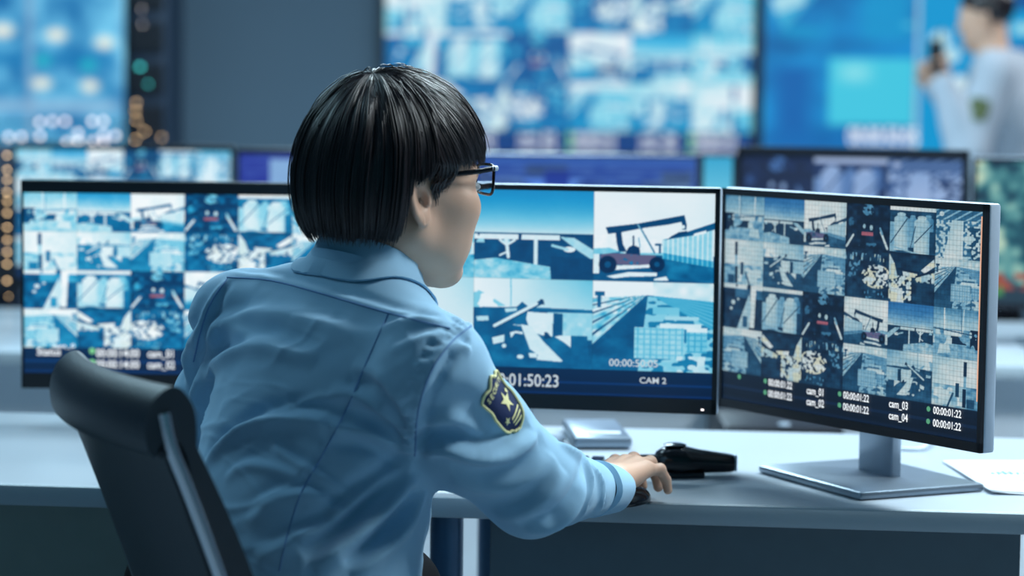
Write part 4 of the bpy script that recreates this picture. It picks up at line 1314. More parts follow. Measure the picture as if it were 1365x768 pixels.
# sleeve
fold([(560, 604), (592, 596), (635, 607), (678, 606), (714, 584)], .0080, .010, valley=1.0)
fold([(560, 575), (600, 560), (640, 585), (690, 590), (722, 572)], .0030, .009, valley=.7)
fold([(562, 560), (600, 530), (640, 540), (660, 580)], -.0030, .012)
fold([(600, 640), (650, 650), (700, 640), (740, 610)], .0035, .012, valley=.8)
fold([(660, 690), (700, 682), (735, 655), (750, 625)], .0030, .010, valley=.7)
fold([(700, 708), (740, 700), (768, 672), (780, 640)], .0045, .009, valley=.9)
fold([(745, 590), (770, 612), (783, 645), (775, 690)], .0050, .007, valley=1.0)
fold([(780, 612), (800, 640), (800, 672), (788, 702)], .0035, .006, valley=1.0)
fold([(600, 470), (616, 462), (628, 468)], .0030, .007, valley=.7)
# gathers along the right armhole
arm_seam = [(631, 432), (606, 452), (582, 482), (566, 516), (556, 556), (553, 608)]
ss = spline(arm_seam, 5)
for i in range(1, len(ss) - 1):
    a = np.array(ss[i]); tdir = np.array(ss[i + 1]) - np.array(ss[i - 1]); tdir /= np.linalg.norm(tdir)
    nn = np.array((tdir[1], -tdir[0])) * (1 if i % 2 else .9); nn = nn if nn[0] < 0 else -nn
    L_ = 16 + 12 * ((i * 7) % 5) / 5.
    fold([tuple(a - nn * 2), tuple(a + nn * L_ * .5 + tdir * 1), tuple(a + nn * L_ + tdir * 3)], .0016, .0042, n=5, valley=.7)
fold(arm_seam, .0028, .006, valley=1.0)
fold([(303, 372), (282, 402), (268, 440), (258, 482)], .0025, .005, valley=.8)
fold([(300, 362), (360, 372), (420, 388), (520, 416), (590, 432)], .0015, .006, valley=.8)
# slow waves of loose cloth
nz_ = vnoise3(sv @ np.array([[1, 0, .6], [0, 1, 0], [-.4, 0, 1]]) * np.array((1, 1, .8)), 17, 3)
def ridge(fx, fy, fz, ang, seed):
    ca, sa = math.cos(ang), math.sin(ang)
    q = np.stack([sv[:, 0] * ca + sv[:, 2] * sa, sv[:, 1], -sv[:, 0] * sa + sv[:, 2] * ca], 1)
    wv = q + .03 * np.stack([vnoise3(q, 9, seed + 50)] * 3, 1)
    n_ = vnoise3(wv * np.array((fx, fy, fz)), 1.0, seed)
    return np.clip(1 - np.abs(n_) * 3.2, 0, 1) ** 1.5
mask = np.clip(vnoise3(sv, 7, 91) * 1.2 + .55, 0, 1) * np.clip((1.09 - sv[:, 2]) / .08, .15, 1)
disp += .0020 * nz_ + .0010 * vnoise3(sv, 42, 5) + 1.35 * mask * (.0034 * ridge(5, 6, 22, .35, 61) + .0024 * ridge(8, 8, 30, .75, 63) + .0016 * ridge(14, 14, 44, -.2, 67))
sv2 = sv + sn * disp[:, None]
shirt = mesh_obj('shirt', sv2 - rt, sF, M_fabric, person, True)
bvh = BVHTree.FromPolygons([tuple(x) for x in sv2], [tuple(int(i) for i in q) for q in sF])
def seam(name, pts, r=.0011, off=.0002, n=8):
    hs = [hit(a, b) for a, b in spline(pts, n)]; hs = [h_ for h_ in hs if h_ is not None]
    q = [h_[0] + h_[1] * off - rt for h_ in hs]
    return MB().tube(q, r, 6).build(name, M_stitch, shirt, True)
seam('seam', arm_seam); seam('seam', [(303, 370), (360, 374), (420, 389), (520, 418), (600, 438)])
seam('seam', [(518, 418), (490, 480), (462, 545), (428, 610), (402, 656), (384, 710), (372, 762)], r=.0010)
seam('seam', [(303, 372), (282, 402), (268, 440), (258, 482)])

# collar
cn = np.array((math.cos(.75) * .42, math.sin(.75) * .42, 1.0)); cn /= np.linalg.norm(cn)
ca_ = np.cross((0, 0, 1.0), cn); ca_ /= np.linalg.norm(ca_); cb_ = np.cross(cn, ca_)
CC = P(489, 352, 3.035)
fwd = -cb_ if (-cb_) @ np.array((math.cos(.75), math.sin(.75), 0)) > 0 else cb_
v = []; f = []; N = 64
prof = [(.061, -.020), (.0605, .0), (.0605, .016), (.0625, .0195), (.0655, .018), (.0700, .004), (.0765, -.014), (.085, -.033), (.082, -.036), (.074, -.020), (.068, -.006)]
for i in range(N + 1):
    th = math.radians(-158 + 316 * i / N)          # open at the throat
    rd = math.cos(th) * (-fwd) + math.sin(th) * ca_
    for (r_, z_) in prof:
        wob = .0012 * math.sin(th * 5 + z_ * 60)
        v.append(CC + rd * (r_ * (1.0 + .06 * abs(math.cos(th))) + wob) + cn * (z_ - .006 * (abs(th) > 2)) - rt)
m_ = len(prof)
for i in range(N + 1):                                   # the lower edge of the collar lies on the shirt
    for k_, wt, of in ((5, .35, .006), (6, .75, .0055), (7, 1, .0045), (8, 1, .002), (9, .8, .002)):
        q = v[i * m_ + k_] + rt
        loc, nor, _, _ = bvh.find_nearest(Vector(q))
        if loc is not None: v[i * m_ + k_] = q * (1 - wt) + (np.array(loc) + np.array(nor) * of) * wt - rt
for i in range(N):
    for k_ in range(m_): f.append((i * m_ + k_, i * m_ + (k_ + 1) % m_, (i + 1) * m_ + (k_ + 1) % m_, (i + 1) * m_ + k_))
f.append(tuple(range(m_ - 1, -1, -1))); f.append(tuple(range(N * m_, (N + 1) * m_)))
MB().add(v, f).build('collar', M_fabric, shirt, True)

# cuffs
def cuff(A, B, r0, r1, name='cuff'):
    ax = (B - A) / np.linalg.norm(B - A); s_ = np.cross(ax, (0, 0, 1.0)); s_ /= np.linalg.norm(s_); u2 = np.cross(s_, ax)
    prof = [(-.066, r0 - .004), (-.062, r0 + .003), (-.004, r1 + .003), (.004, r1 + .002), (.005, r1), (.003, r1 - .002), (-.04, r1 - .003)]
    v = []; f = []; n = 36
    for (x, r_) in prof:
        for k_ in range(n):
            th = 2 * math.pi * k_ / n
            rr = r_ * (1 + .035 * math.sin(2 * th + .5) + .02 * math.sin(5 * th + x * 60))
            v.append(B + ax * x + rr * (math.cos(th) * s_ + math.sin(th) * .9 * u2) - rt)
    for i in range(len(prof) - 1):
        for k_ in range(n): f.append((i * n + k_, i * n + (k_ + 1) % n, (i + 1) * n + (k_ + 1) % n, (i + 1) * n + k_))
    return MB().add(v, f).build(name, M_fabric, shirt, True)
axW = (W - E) / np.linalg.norm(W - E)
cuff(E, W + axW * .012, .0405, .0355)
axL = (WL - EL) / np.linalg.norm(WL - EL)
cuff(EL, WL + axL * .036, .042, .037)

# shoulder patch
h0 = hit(668, 545)
pc, pn = h0
pcn = pn / np.linalg.norm(pn)
pu = (SR - E); pu = pu - (pu @ pcn) * pcn; pu /= np.linalg.norm(pu)
pr_ = np.cross(pu, pcn); pr_ /= np.linalg.norm(pr_)
# the wearer's outer side: roll the patch around the arm a little away from the camera
axis_pt = SR + (E - SR) * (((pc - SR) @ (E - SR)) / ((E - SR) @ (E - SR)) + .02)
out = P(745, 520, 2.87) - axis_pt; out -= (out @ pu) * pu; out /= np.linalg.norm(out)
def wrap(x, y, off):
    """patch plane (metres, x across, y up the arm) onto the sleeve"""
    base = axis_pt + pu * y
    a = x / .075
    o1 = out; o2 = np.cross(pu, out)
    if o2 @ pr_ < 0: o2 = -o2
    d_ = o1 * math.cos(a) + o2 * math.sin(a)
    loc, nor, _, _ = bvh.ray_cast(Vector(base + d_ * .16), Vector(-d_))
    if loc is None: return base + d_ * .075
    return np.array(loc) + np.array(nor) * off
PX0 = -.012
def shield(sc):
    h_ = [(-1, .62), (-.72, .80), (-.36, .80), (0, 1.0), (.36, .80), (.72, .80), (1, .62), (.92, .2), (1, -.1), (.86, -.55), (.5, -.86), (0, -1), (-.5, -.86), (-.86, -.55), (-1, -.1), (-.92, .2)]
    return [(a * .033 * sc, b * .045 * sc) for a, b in h_]
def fillpatch(name, outline, m_, off, par, dens=.003):
    # grid points inside the outline plus the outline itself, as a fan of small quads
    ol = np.array([tuple(p) for p in spline(outline + [outline[0]], 5)[:-1]])
    rings = 8; v = []; f = []; n = len(ol); c_ = ol.mean(0)
    for r_ in range(1, rings + 1):
        for p in ol: 
            q = c_ + (p - c_) * r_ / rings
            v.append(wrap(q[0] + PX0, q[1], off) - rt)
    v.append(wrap(c_[0] + PX0, c_[1], off) - rt); ci = len(v) - 1
    for r_ in range(rings - 1):
        for i in range(n): f.append((r_ * n + i, (r_ + 1) * n + i, (r_ + 1) * n + (i + 1) % n, r_ * n + (i + 1) % n))
    for i in range(n): f.append((ci, i, (i + 1) % n))
    b0 = len(v)
    for p in ol: v.append(wrap(p[0] + PX0, p[1], -.001) - rt)
    for i in range(n): f.append(((rings - 1) * n + i, b0 + i, b0 + (i + 1) % n, (rings - 1) * n + (i + 1) % n))
    return MB().add(v, f).build(name, m_, par, True)
patch = fillpatch('shoulder_patch', shield(1.0), M_navy, .0016, shirt)
patch['label'] = 'navy shield patch with a gold border, gold stars and the word SECURITY'
bd = [wrap(p[0] + PX0, p[1], .0022) - rt for p in spline(shield(.97) + [shield(.97)[0]], 5)]
MB().tube(bd, .0019, 6, cap=False).build('border', M_gold, patch, True) if False else None
mbp = MB(); mbp.tube(bd, .0019, 6, cap=False)
def star(cx, cy, r, rot=0.0):
    return [(cx + (r if k_ % 2 == 0 else r * .42) * math.sin(math.pi * k_ / 5 + rot), cy + (r if k_ % 2 == 0 else r * .42) * math.cos(math.pi * k_ / 5 + rot)) for k_ in range(10)]
def wrap_poly(mb, poly_, off=.0026):
    c_ = np.mean(poly_, 0); n = len(poly_)
    pts_ = []
    for r_ in (.5, 1.0):
        for p in poly_:
            q = c_ + (np.array(p) - c_) * r_; pts_.append(wrap(q[0] + PX0, q[1], off) - rt)
    pts_.append(wrap(c_[0] + PX0, c_[1], off) - rt)
    f = [(2 * n, i, (i + 1) % n) for i in range(n)] + [(i, n + i, n + (i + 1) % n, (i + 1) % n) for i in range(n)]
    mb.add(pts_, f)
wrap_poly(mbp, star(.004, .0, .0145, .15)); wrap_poly(mbp, star(-.018, -.016, .006, .1)); wrap_poly(mbp, star(.020, .006, .005, .1))
for (y_, w_) in ((-.020, .030), (-.026, .026), (-.032, .018)):
    wrap_poly(mbp, [(.006 - w_ / 2 + i * w_ / 8, y_ + .0014) for i in range(9)] + [(.006 + w_ / 2 - i * w_ / 8, y_ - .0014) for i in range(9)])
# letters along the upper edge
cu = bpy.data.curves.new('t', 'FONT'); cu.size = 1.0; cu.offset = .03; cu.resolution_u = 2
for k_, ch in enumerate('SECURITY'):
    cu.body = ch; o = bpy.data.objects.new('t', cu); COL.objects.link(o); bpy.context.view_layer.update()
    dg = bpy.context.evaluated_depsgraph_get(); me = o.evaluated_get(dg).to_mesh()
    lx0 = -.0240 + k_ * .0063; ly0 = .0205 + .0035 * math.sin(math.pi * k_ / 7)
    co = [wrap(lx0 + p.co.x * .0096 + PX0, ly0 + p.co.y * .0105, .0030) - rt for p in me.vertices]
    mbp.add(co, [tuple(q.vertices) for q in me.polygons])
    o.evaluated_get(dg).to_mesh_clear(); bpy.data.objects.remove(o)
bpy.data.curves.remove(cu)
mbp.build('gold_emblem', M_gold, patch, False)

# body: head, neck, trunk, limbs and hands
hv, hF = surface_nets(lambda p: smin(head_sdf(p), cone(p, (-.022, 0, -.05), (-.045, 0, -.175), .052, .056), .03), (-.13, -.105, -.21), (.13, .105, .15), .0018)
hv = relax(hv, hF, 1, .4)
hv = hw(hv)
def inner(p):
    d = torso_sdf(p, .024); d = smin(d, arm_sdf(p, .026), .03); d = smin(d, arml_sdf(p, .024), .03)
    d = smin(d, cone(p, hw((-.04, 0, -.12)), NK - (0, 0, .02), .056, .06), .02)
    return d
KR = P(517, 796, 3.10); KL = KR + np.array((-.30, .20, -.03))
hR = hipc + T3 @ np.array((0, -.09, .01)); hL = hipc + T3 @ np.array((0, .09, .01))
AR = np.array((KR[0] - .05, KR[1] + .06, .09)); AL = np.array((KL[0] + .06, KL[1] + .05, .09))
def legs(p, o=0.0):
    d = smin(cone(p, hR, KR, .098 - o, .072 - o), cone(p, hL, KL, .098 - o, .072 - o), .02)
    d = smin(d, cone(p, KR, AR, .070 - o, .048 - o), .02); d = smin(d, cone(p, KL, AL, .070 - o, .048 - o), .02)
    return smin(d, ell(p, hipc, (.13 - o, .165 - o, .12 - o), T3), .05)
inn = lambda p: smin(inner(p), legs(p, .032), .01)
bv, bF = surface_nets(inn, (-.70, 2.66, .03), (.30, 3.75, 1.22), .010)
bv = relax(bv, bF, 1, .4)
def place_hand(Wp, dir_, mirror=False, tilt=0.0, rollh=0.0, sc=1.0):
    hv2, hF2 = surface_nets(hand_sdf, (-.10, -.075, -.05), (.18, .075, .05), .0014)
    hv2 = relax(hv2, hF2, 1, .4) * sc
    yaw = math.atan2(dir_[1], dir_[0])
    A = axes(yaw, tilt, rollh)
    if mirror:
        hv2 = hv2 * np.array((1, -1, 1)); hF2 = hF2[:, ::-1]
    return Wp + hv2 @ A.T, hF2
WH = W + axW * .016 + np.array((0, 0, -.002))
WH[2] = TOP + .040
hdir = np.array((.40, .92)); HYAW = math.atan2(hdir[1], hdir[0])
r1v, r1F = place_hand(WH, hdir, tilt=math.radians(2), rollh=math.radians(-6), sc=.95)
r2v, r2F = place_hand(WL + axL * .03 + (0, 0, .012), axL, mirror=True, tilt=math.radians(4))
allv = []; allF = []; n0 = 0
for vv, FF in ((hv, hF), (bv, bF), (r1v, r1F), (r2v, r2F)):
    allv.append(vv - rt); allF.append(FF + n0); n0 += len(vv)
body = mesh_obj('body', np.concatenate(allv), np.concatenate(allF), M_skin, person, True)

tv, tF = surface_nets(lambda p: smax(legs(p), p[:, 2] - .80, .02), (-.62, 2.66, .04), (.32, 3.75, .86), .008)
tv = relax(tv, tF, 2); tn = vnormals(tv, tF); tv = tv + tn * (.003 * vnoise3(tv, 14, 9))[:, None]
mesh_obj('trousers', tv - rt, tF, M_trousers, person, True)
for (A_, K_) in ((AR, KR), (AL, KL)):
    sf = lambda p: smax(smin(ell(p, A_ + (.02, .015, -.035), (.06, .045, .05)), cone(p, A_ + (0, 0, -.05), A_ + (.12, .09, -.058), .040, .032), .03), .006 - p[:, 2], .004)
    shv, shF = surface_nets(sf, A_ + (-.12, -.12, -.12), A_ + (.22, .2, .06), .005)
    mesh_obj('shoe', shv - rt, shF, M_shoe, person, True)

# finger nails of the hand on the mouse
Ah = axes(HYAW, math.radians(2), math.radians(-6))
M_nail = mat('finger_nail', srgb(226, 186, 170), .25, noise=(50, .02))
for (c_, r_, dr) in (((.141, .0362, -.013), .0078, (.3, 0, -1)), ((.1462, .0065, -.014), .0080, (.3, 0, -1)), ((.1336, -.0238, -.016), .0076, (.25, 0, -1)), ((.1135, -.0458, -.019), .0068, (.2, 0, -1))):
    dn = np.array(dr, float); dn /= np.linalg.norm(dn); nn = np.cross(dn, (0, 1, 0)); nn = nn if nn[0] > 0 else -nn
    v = []; f = []
    for i in range(5):
        for j in range(5):
            a = (i - 2) / 2 * r_ * .72; b = (j - 2) / 2 * .0052
            q = np.array(c_) + dn * b + np.array((0, 1, 0)) * a + nn * (r_ * .93 - a * a * 55)
            v.append(WH + (q * .95) @ Ah.T - rt)
    for i in range(4):
        for j in range(4): f.append((i * 5 + j, i * 5 + j + 1, (i + 1) * 5 + j + 1, (i + 1) * 5 + j))
    MB().add(v, f).build('finger_nail', M_nail, body, True)

# hair
def hairline(x):
    return np.interp(x, [-.2, -.095, -.036, -.029, -.012, .02, .04, .10, .2], [-.044, -.055, -.053, .014, .021, .026, .034, .046, .05])
def hair_shell(p, o=0.0):
    d = ell(p, (-.0045, 0, .034), (.111 + o, .0905 + o, .1085 + o))
    lowr = ell(p, (-.024, 0, -.002), (.092 + o, .086 + o, .102 + o))
    d = smin(d, lowr, .03)
    return d
def hair_full(p, o=0.0):
    d = hair_shell(p, o)
    cut = hairline(p[:, 0].astype(float)) - p[:, 2]
    d = smax(d, cut, .006)
    return d
kv, kF = surface_nets(lambda p: hair_full(p, -.0035), (-.14, -.11, -.09), (.14, .11, .17), .0030)
kv = relax(kv, kF, 2)
# strands: start on a whorl near the crown and run down over the shell
NS = 9000
r = np.random.default_rng(11)
def proj(p, o):
    for _ in range(2):
        e_ = 1e-3
        d = hair_shell(p, 0.0)
        g = np.stack([hair_shell(p + np.eye(3)[i] * e_) - d for i in range(3)], 1) / e_
        g /= np.linalg.norm(g, axis=1)[:, None] + 1e-9
        p = p - (d - o)[:, None] * g
    return p, g
wh = np.array((-.045, -.012, .142))
# seeds everywhere on the shell, denser on top
sd = r.normal(size=(NS, 3)); sd[:, 2] = np.abs(sd[:, 2]) * .9 - .25
sd /= np.linalg.norm(sd, axis=1)[:, None]
sp_ = np.array((-.002, 0, .03)) + sd * .12
nearw = r.random(NS) < .35
sp_[nearw] = wh + r.normal(size=(nearw.sum(), 3)) * (.022, .022, .003)
offs = r.uniform(-.0020, .0024, NS) + np.where(r.random(NS) < .04, r.uniform(.001, .006, NS), 0)
p, g = proj(sp_, offs)
steps = 22
paths = [p.copy()]
lenj = r.uniform(.6, 1.15, NS)
clump = vnoise3(p, 60, 21)
for k_ in range(steps):
    rad = p - wh; rad[:, 2] *= .3
    dist = np.linalg.norm(p - wh, axis=1)
    rad /= np.linalg.norm(rad, axis=1)[:, None] + 1e-6
    wgt = np.clip(1 - dist / .15, .0, 1)[:, None]
    comb = np.stack([np.where(p[:, 0] > 0, .42, -.05), np.zeros(NS), -np.ones(NS)], 1)
    comb[:, 0] += .35 * np.clip((p[:, 0]) / .08, 0, 1) * (p[:, 2] > .03)
    d_ = rad * (wgt + .12) + comb * (1 - wgt * .8)
    d_ += .10 * np.stack([vnoise3(p, 38, 31), vnoise3(p, 38, 32), np.zeros(NS)], 1)
    d_ -= (np.einsum('ij,ij->i', d_, g))[:, None] * g
    d_ /= np.linalg.norm(d_, axis=1)[:, None] + 1e-9
    p = p + d_ * (.0105 * lenj)[:, None]
    hug = -.022 * np.clip((.034 - p[:, 2]) / .030, 0, 1) * (p[:, 0] > -.008)
    groove = hug + .0022 * vnoise3(np.stack([np.arctan2(p[:, 1], p[:, 0]) * .12, p[:, 2] * .12, p[:, 0] * .3], 1), 95, 44)
    p, g = proj(p, offs + groove)
    paths.append(p.copy())
paths = np.array(paths)                      # steps+1, NS, 3
cutv = paths[..., 2] - hairline(paths[..., 0]) + r.uniform(-.009, .009, NS)[None, :] + .006 * vnoise3(paths[0], 55, 71)[None, :]
side_ok = (paths[..., 0] > .004) & (paths[..., 0] < .034) & (np.abs(paths[..., 1]) > .062) & (paths[..., 2] > -.02 + r.uniform(0, .02, NS)[None])
alive = (cutv > 0) | (side_ok & (r.random(NS) < .8)[None])
alive = np.cumprod(alive, axis=0).astype(bool)
V_ = []; F_ = []; nv = 0
T = 4
for s_ in range(NS):
    L_ = int(alive[:, s_].sum())
    if L_ < 4: continue
    q = paths[:L_, s_]
    # split long runs so that each is a lock of moderate length
    rad_ = .00055 * (.7 + .6 * r.random())
    tng = np.gradient(q, axis=0); tng /= np.linalg.norm(tng, axis=1)[:, None] + 1e-9
    nr = q - np.array((-.002, 0, .03)); nr /= np.linalg.norm(nr, axis=1)[:, None]
    sdv = np.cross(tng, nr); sdv /= np.linalg.norm(sdv, axis=1)[:, None] + 1e-9
    upv = np.cross(sdv, tng)
    prof_ = rad_ * np.minimum(1, np.minimum(np.arange(L_) / 1.5 + .3, (L_ - 1 - np.arange(L_)) / 3. + .15))[:, None]
    ring = np.stack([q + sdv * prof_ * 1.9, q + upv * prof_, q - sdv * prof_ * 1.9, q - upv * prof_], 1)
    V_.append(ring.reshape(-1, 3))
    i_ = np.arange(L_ - 1)[:, None] * T + nv
    a = i_ + np.arange(T); b = i_ + (np.arange(T) + 1) % T
    F_.append(np.stack([a, b, b + T, a + T], -1).reshape(-1, 4)); nv += L_ * T
V_ = np.concatenate(V_); F_ = np.concatenate(F_)
hv_all = np.concatenate([hw(kv), hw(V_)]) - rt
mesh_obj('hair', hv_all, np.concatenate([kF, F_ + len(kv)]), M_hair, person, True)

# eyes, brows and lips
M_eye = mat('eye_white', srgb(226, 224, 222), .15, noise=(30, .02)); M_iris = mat('dark_brown_iris', srgb(40, 26, 18), .1, noise=(200, .2)); M_lip = mat('lip', srgb(178, 112, 104), .45, noise=(120, .05))
for s_ in (-1, 1):
    ec_ = np.array((.0815, s_ * .031, .0115))
    ev, eF = surface_nets(lambda p: ell(p, (0, 0, 0), (.0115, .0135, .0062)), (-.016,) * 3, (.016,) * 3, .0012)
    eye = mesh_obj('eye', hw(ev + ec_ + (.0035, 0, 0)) - rt, eF, M_eye, body, True)
    iv, iF = surface_nets(lambda p: smax(ell(p, (0, 0, 0), (.0122, .0142, .0066)), np.hypot(p[:, 1], p[:, 2]) - .0052, .0004), (-.016,) * 3, (.016,) * 3, .0008)
    mesh_obj('iris', hw(iv[:, :] + ec_ + (.0038, 0, 0)) - rt, iF, M_iris, eye, True)
    bw = [hw((.0935 - .30 * max(0, abs(y_) - .02), s_ * abs(y_), .030 + z_)) - rt for y_, z_ in ((.013, .0), (.022, .003), (.034, .004), (.046, .002), (.054, -.003))]
    MB().tube(spline(bw, 4), [.0018] + [.0026] * 15 + [.001], 8).build('eyebrow', M_hair, body, True)
for z_, w_ in ((-.0515, .0175), (-.0605, .0160)):
    lp = [hw((.0985 - 9.0 * y_ * y_, y_, z_ + (.0012 if z_ > -.055 and abs(y_) > .004 else 0))) - rt for y_ in np.linspace(-w_, w_, 13)]
    MB().tube(lp, [.0006] + [.0022, .0028, .0031, .0033, .0032, .0030, .0032, .0033, .0031, .0028, .0022] + [.0006], 8).build('lip', M_lip, body, True)

# glasses
gl = empty('glasses', (0, 0, 0)); gl.parent = person
gl['label'] = 'black rectangular framed glasses'
def gp(x, y, z): return hw((x, y, z)) - rt
GX = .104
for s_ in (-1, 1):
    rim = []
    for k_ in range(33):
        th = 2 * math.pi * k_ / 32
        c_, s2 = math.cos(th), math.sin(th)
        yy_ = .034 + .0255 * math.copysign(abs(c_) ** .45, c_)
        zz_ = .021 + .0175 * math.copysign(abs(s2) ** .45, s2)
        rim.append(gp(GX - .10 * max(0, yy_ - .03) - (yy_ - .034) * .1, s_ * yy_, zz_ - (0.0 if s2 > 0 else (yy_ - .034) * .05)))
    MB().tube(rim, .0020, 8, cap=False).build('rim', M_gloss, gl, True)
    v = [p + 0 for p in rim[:-1]]; c_ = np.mean(v, 0)
    MB().add(v + [c_], [(32, i, (i + 1) % 32) for i in range(32)]).build('lens', M_glass, gl, True)
    MB().tube([gp(GX - .0035, s_ * .058, .034), gp(GX - .006, s_ * .066, .0345), gp(GX - .016, s_ * .0705, .0338)], [.0022, .0026, .0024], 10, flat=1.4).build('hinge', M_silver, gl, True)
    MB().tube(spline([gp(GX - .012, s_ * .0700, .034), gp(.06, s_ * .0735, .0285), gp(.02, s_ * .0765, .0235), (gp(-.004, s_ * .0765, .022)), gp(-.026, s_ * .076, .002)], 6), .0022, 8, flat=1.5).build('temple', M_gloss, gl, True)
MB().tube(spline([gp(GX, -.0095, .025), gp(GX + .004, 0, .029), gp(GX, .0095, .025)], 5), .002, 8).build('bridge', M_gloss, gl, True)

# ------------------------------------------------------------------ the mouse under the hand
mc = WH + np.array((math.cos(HYAW), math.sin(HYAW), 0)) * .078 + np.array((-.004, -.004, 0))
mouse = empty('computer_mouse', (mc[0], mc[1], TOP), HYAW); tag(mouse, 'dark computer mouse under the seated person\'s hand', 'mouse')
ms = lambda p: smax(ell(p, (0, 0, .004), (.052, .031, .022)), .0015 - p[:, 2], .003)
mv, mF = surface_nets(ms, (-.065, -.04, -.004), (.065, .04, .036), .0022)
mesh_obj('shell', mv, mF, M_gloss, mouse, True)
MB().tube([(.03, -.003, .0205), (.03, .003, .0205)], .0055, 14).build('scroll_wheel', M_black, mouse, True)

# ------------------------------------------------------------------ the standing person by the wall screens
D0 = 9.15
sp0 = P(1330, 250, D0)
man = empty('person', (sp0[0], D0, 0)); mt = np.array(man.location)
tag(man, 'standing person in pale grey shirt before the right wall screen, raising a radio', 'person')
MO = P(1314, 26, D0)                       # between the ears
MBx = axes(math.radians(158), math.radians(8)); 
def mw(p): return MO + (np.asarray(p) @ MBx.T)
bodyA = axes(math.radians(165), 0)
nk = MO + bodyA @ np.array((-.03, 0, -.14))
sL = P(1322, 98, D0 - .14); sR = P(1352, 92, D0 + .22)          # his left shoulder is towards the camera
eL = P(1291, 204, D0 - .22); wL = P(1257, 112, D0 - .20)
eR = P(1305, 196, D0 + .25); wR = P(1247, 118, D0 + .06)
chest = np.array((P(1350, 150, D0)[0], D0 + .04, 1.24)); belly = chest + (.01, 0, -.22); pel = np.array((chest[0] + .01, chest[1], .90))
def mshirt(p):
    d = ell(p, chest, (.13, .20, .22), bodyA)
    d = smin(d, cone(p, sL, sR, .07, .07), .06); d = smin(d, cone(p, nk + (0, 0, -.02), chest, .07, .1), .06)
    d = smin(d, ell(p, belly, (.135, .175, .2), bodyA), .06)
    d = smin(d, cone(p, sL, eL, .082, .078), .04); d = smin(d, cone(p, eL, wL, .076, .050), .03)
    d = smin(d, cone(p, sR, eR, .07, .058), .03); d = smin(d, cone(p, eR, wR, .056, .04), .025)
    return smax(d, .90 - p[:, 2], .01)
c0 = np.array((chest[0], D0, 0))
v_, F2 = surface_nets(mshirt, c0 + (-.55, -.42, .88), c0 + (.4, .55, 1.62), .010)
n_2 = vnormals(v_, F2); v_ = v_ + n_2 * (.006 * vnoise3(v_, 11, 2))[:, None]
ms_ = mesh_obj('shirt', v_ - mt, F2, M_whiteshirt, man, True)
def mhand(W_, D_, thumb):
    D_ = np.array(D_, float); D_ /= np.linalg.norm(D_); s_ = np.cross(D_, (0, 1, 0)); s_ /= np.linalg.norm(s_); n3 = np.cross(s_, D_)
    R3 = np.stack([D_, s_, n3], 1)
    def f(p):
        q = (p - W_) @ R3
        d = ell(q, (.045, 0, 0), (.05, .038, .018))
        for i_, yy_ in enumerate((-.028, -.009, .010, .028)):
            d = smin(d, cone(q, (.08, yy_, 0), (.105, yy_, -.022), .0095, .009), .004); d = np.minimum(d, cone(q, (.105, yy_, -.022), (.092, yy_, -.045), .009, .008))
        return smin(d, cone(q, (.03, .035, -.008), (.07, .050, -.030), .013, .010), .008)
    return f
fh1 = mhand(wL, (-.25, 0, 1), 1); fh2 = mhand(wR, (-.45, 0, .9), 1)
def mbody(p):
    q = (p - MO) @ MBx
    d = head_sdf(q.astype(p.dtype))
    d = smin(d, cone(p, mw((-.02, 0, -.05)), nk, .055, .062), .03)
    d = smin(d, cone(p, nk, chest, .06, .08), .03)
    d = smin(d, fh1(p), .004); d = smin(d, fh2(p), .004)
    d = smin(d, cone(p, eL, wL, .04, .028), .02); d = smin(d, cone(p, eR, wR, .038, .028), .02)
    d = smin(d, cone(p, sL, eL, .05, .04), .02); d = smin(d, cone(p, sR, eR, .05, .04), .02)
    return smin(d, ell(p, chest, (.10, .17, .2), bodyA), .05)
v_, F2 = surface_nets(mbody, c0 + (-.55, -.40, 1.05), c0 + (.3, .5, 1.78), .0065)
mesh_obj('body', v_ - mt, F2, M_skin, man, True)
def mhair(p):
    q = (p - MO) @ MBx
    d = ell(q, (-.014, 0, .052), (.104, .083, .096))
    cut = np.interp(q[:, 0], [-.2, -.05, -.02, .01, .06, .09, .2], [-.05, -.045, .0, .03, .05, .075, .08]) - q[:, 2]
    return smax(d, cut, .008)
v_, F2 = surface_nets(mhair, MO - .2, MO + .2, .005)
n_2 = vnormals(v_, F2); v_ = v_ + n_2 * (.003 * vnoise3(v_, 60, 2))[:, None]
mesh_obj('hair', v_ - mt, F2, M_hair, man, True)
def mtr(p):
    d = ell(p, pel, (.13, .175, .14), bodyA)
    for s_ in (-1, 1):
        h_ = pel + bodyA @ np.array((0, s_ * .09, -.02)); k2 = h_ + bodyA @ np.array((.02, s_ * .01, -.40)); a2 = k2 + bodyA @ np.array((-.03, 0, -.40))
        d = smin(d, cone(p, h_, k2, .095, .07), .02); d = smin(d, cone(p, k2, a2, .07, .055), .02)
    return smax(d, .05 - p[:, 2], .01)
v_, F2 = surface_nets(mtr, c0 + (-.4, -.4, .03), c0 + (.4, .5, 1.06), .012)
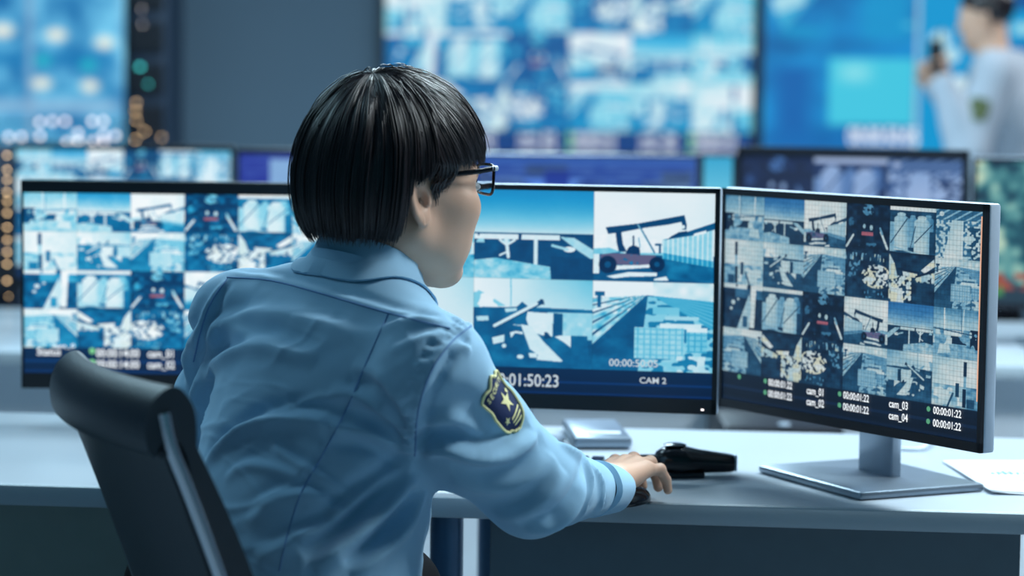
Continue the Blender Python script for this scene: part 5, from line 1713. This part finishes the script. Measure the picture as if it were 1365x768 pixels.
mesh_obj('trousers', v_ - mt, F2, M_trousers, man, True)
for s_ in (-1, 1):
    a2 = pel + bodyA @ np.array((-.01, s_ * .10, -.82)); a2[2] = .04
    t2 = a2 + bodyA @ np.array((.17, s_ * .02, -.0))
    sv_, sF_ = surface_nets(lambda p: smax(smin(cone(p, a2, t2, .045, .036), ell(p, a2 + (0, 0, .03), (.05, .045, .05)), .03), .004 - p[:, 2], .004), np.minimum(a2, t2) - .08, np.maximum(a2, t2) + .1, .008)
    mesh_obj('shoe', sv_ - mt, sF_, M_shoe, man, True)
# sleeve emblem
pp = P(1301, 152, D0 - .2)
pt_ = MB(); base_ = np.array((pp[0], 0, pp[2]))
up_ = (sL - eL) / np.linalg.norm(sL - eL)
tt = ((pp - eL) @ up_); axp = eL + up_ * tt
nrm = np.array((-.35, -1, .0)); nrm -= (nrm @ up_) * up_; nrm /= np.linalg.norm(nrm); sde = np.cross(up_, nrm)
rad_ = .0865
v = []; f = []
for j in range(7):
    for i in range(7):
        a = (i - 3) / 3 * .50 * (1 - .3 * max(0, (j - 3) / 3) ** 2) * (1 - .5 * max(0, (3 - j) / 3) ** 2); z_ = (j - 3) / 3 * .044
        v.append(axp + up_ * z_ + (nrm * math.cos(a) + sde * math.sin(a)) * rad_ - mt)
for j in range(6):
    for i in range(6): f.append((j * 7 + i, j * 7 + i + 1, (j + 1) * 7 + i + 1, (j + 1) * 7 + i))
MB().add(v, f).build('sleeve_emblem', mat('olive_emblem', srgb(84, 96, 60), .8, noise=(120, .5)), ms_, True)
# the radio in the hand
rp = wL + np.array((-.035, -.03, .085))
t = empty('handheld_radio', tuple(rp)); tag(t, 'small dark handheld radio in the raised hand of the standing person', 'handheld radio')
MB().box((0, 0, .02), (.05, .03, .11), bev=.006).build('body', M_black, t, True)
MB().tube([(.014, 0, .07), (.014, 0, .12)], [.005, .0035], 10).build('antenna', M_gloss, t, True)
MB().box((0, -.016, .035), (.036, .003, .03), bev=.001).build('display', M_gloss, t)
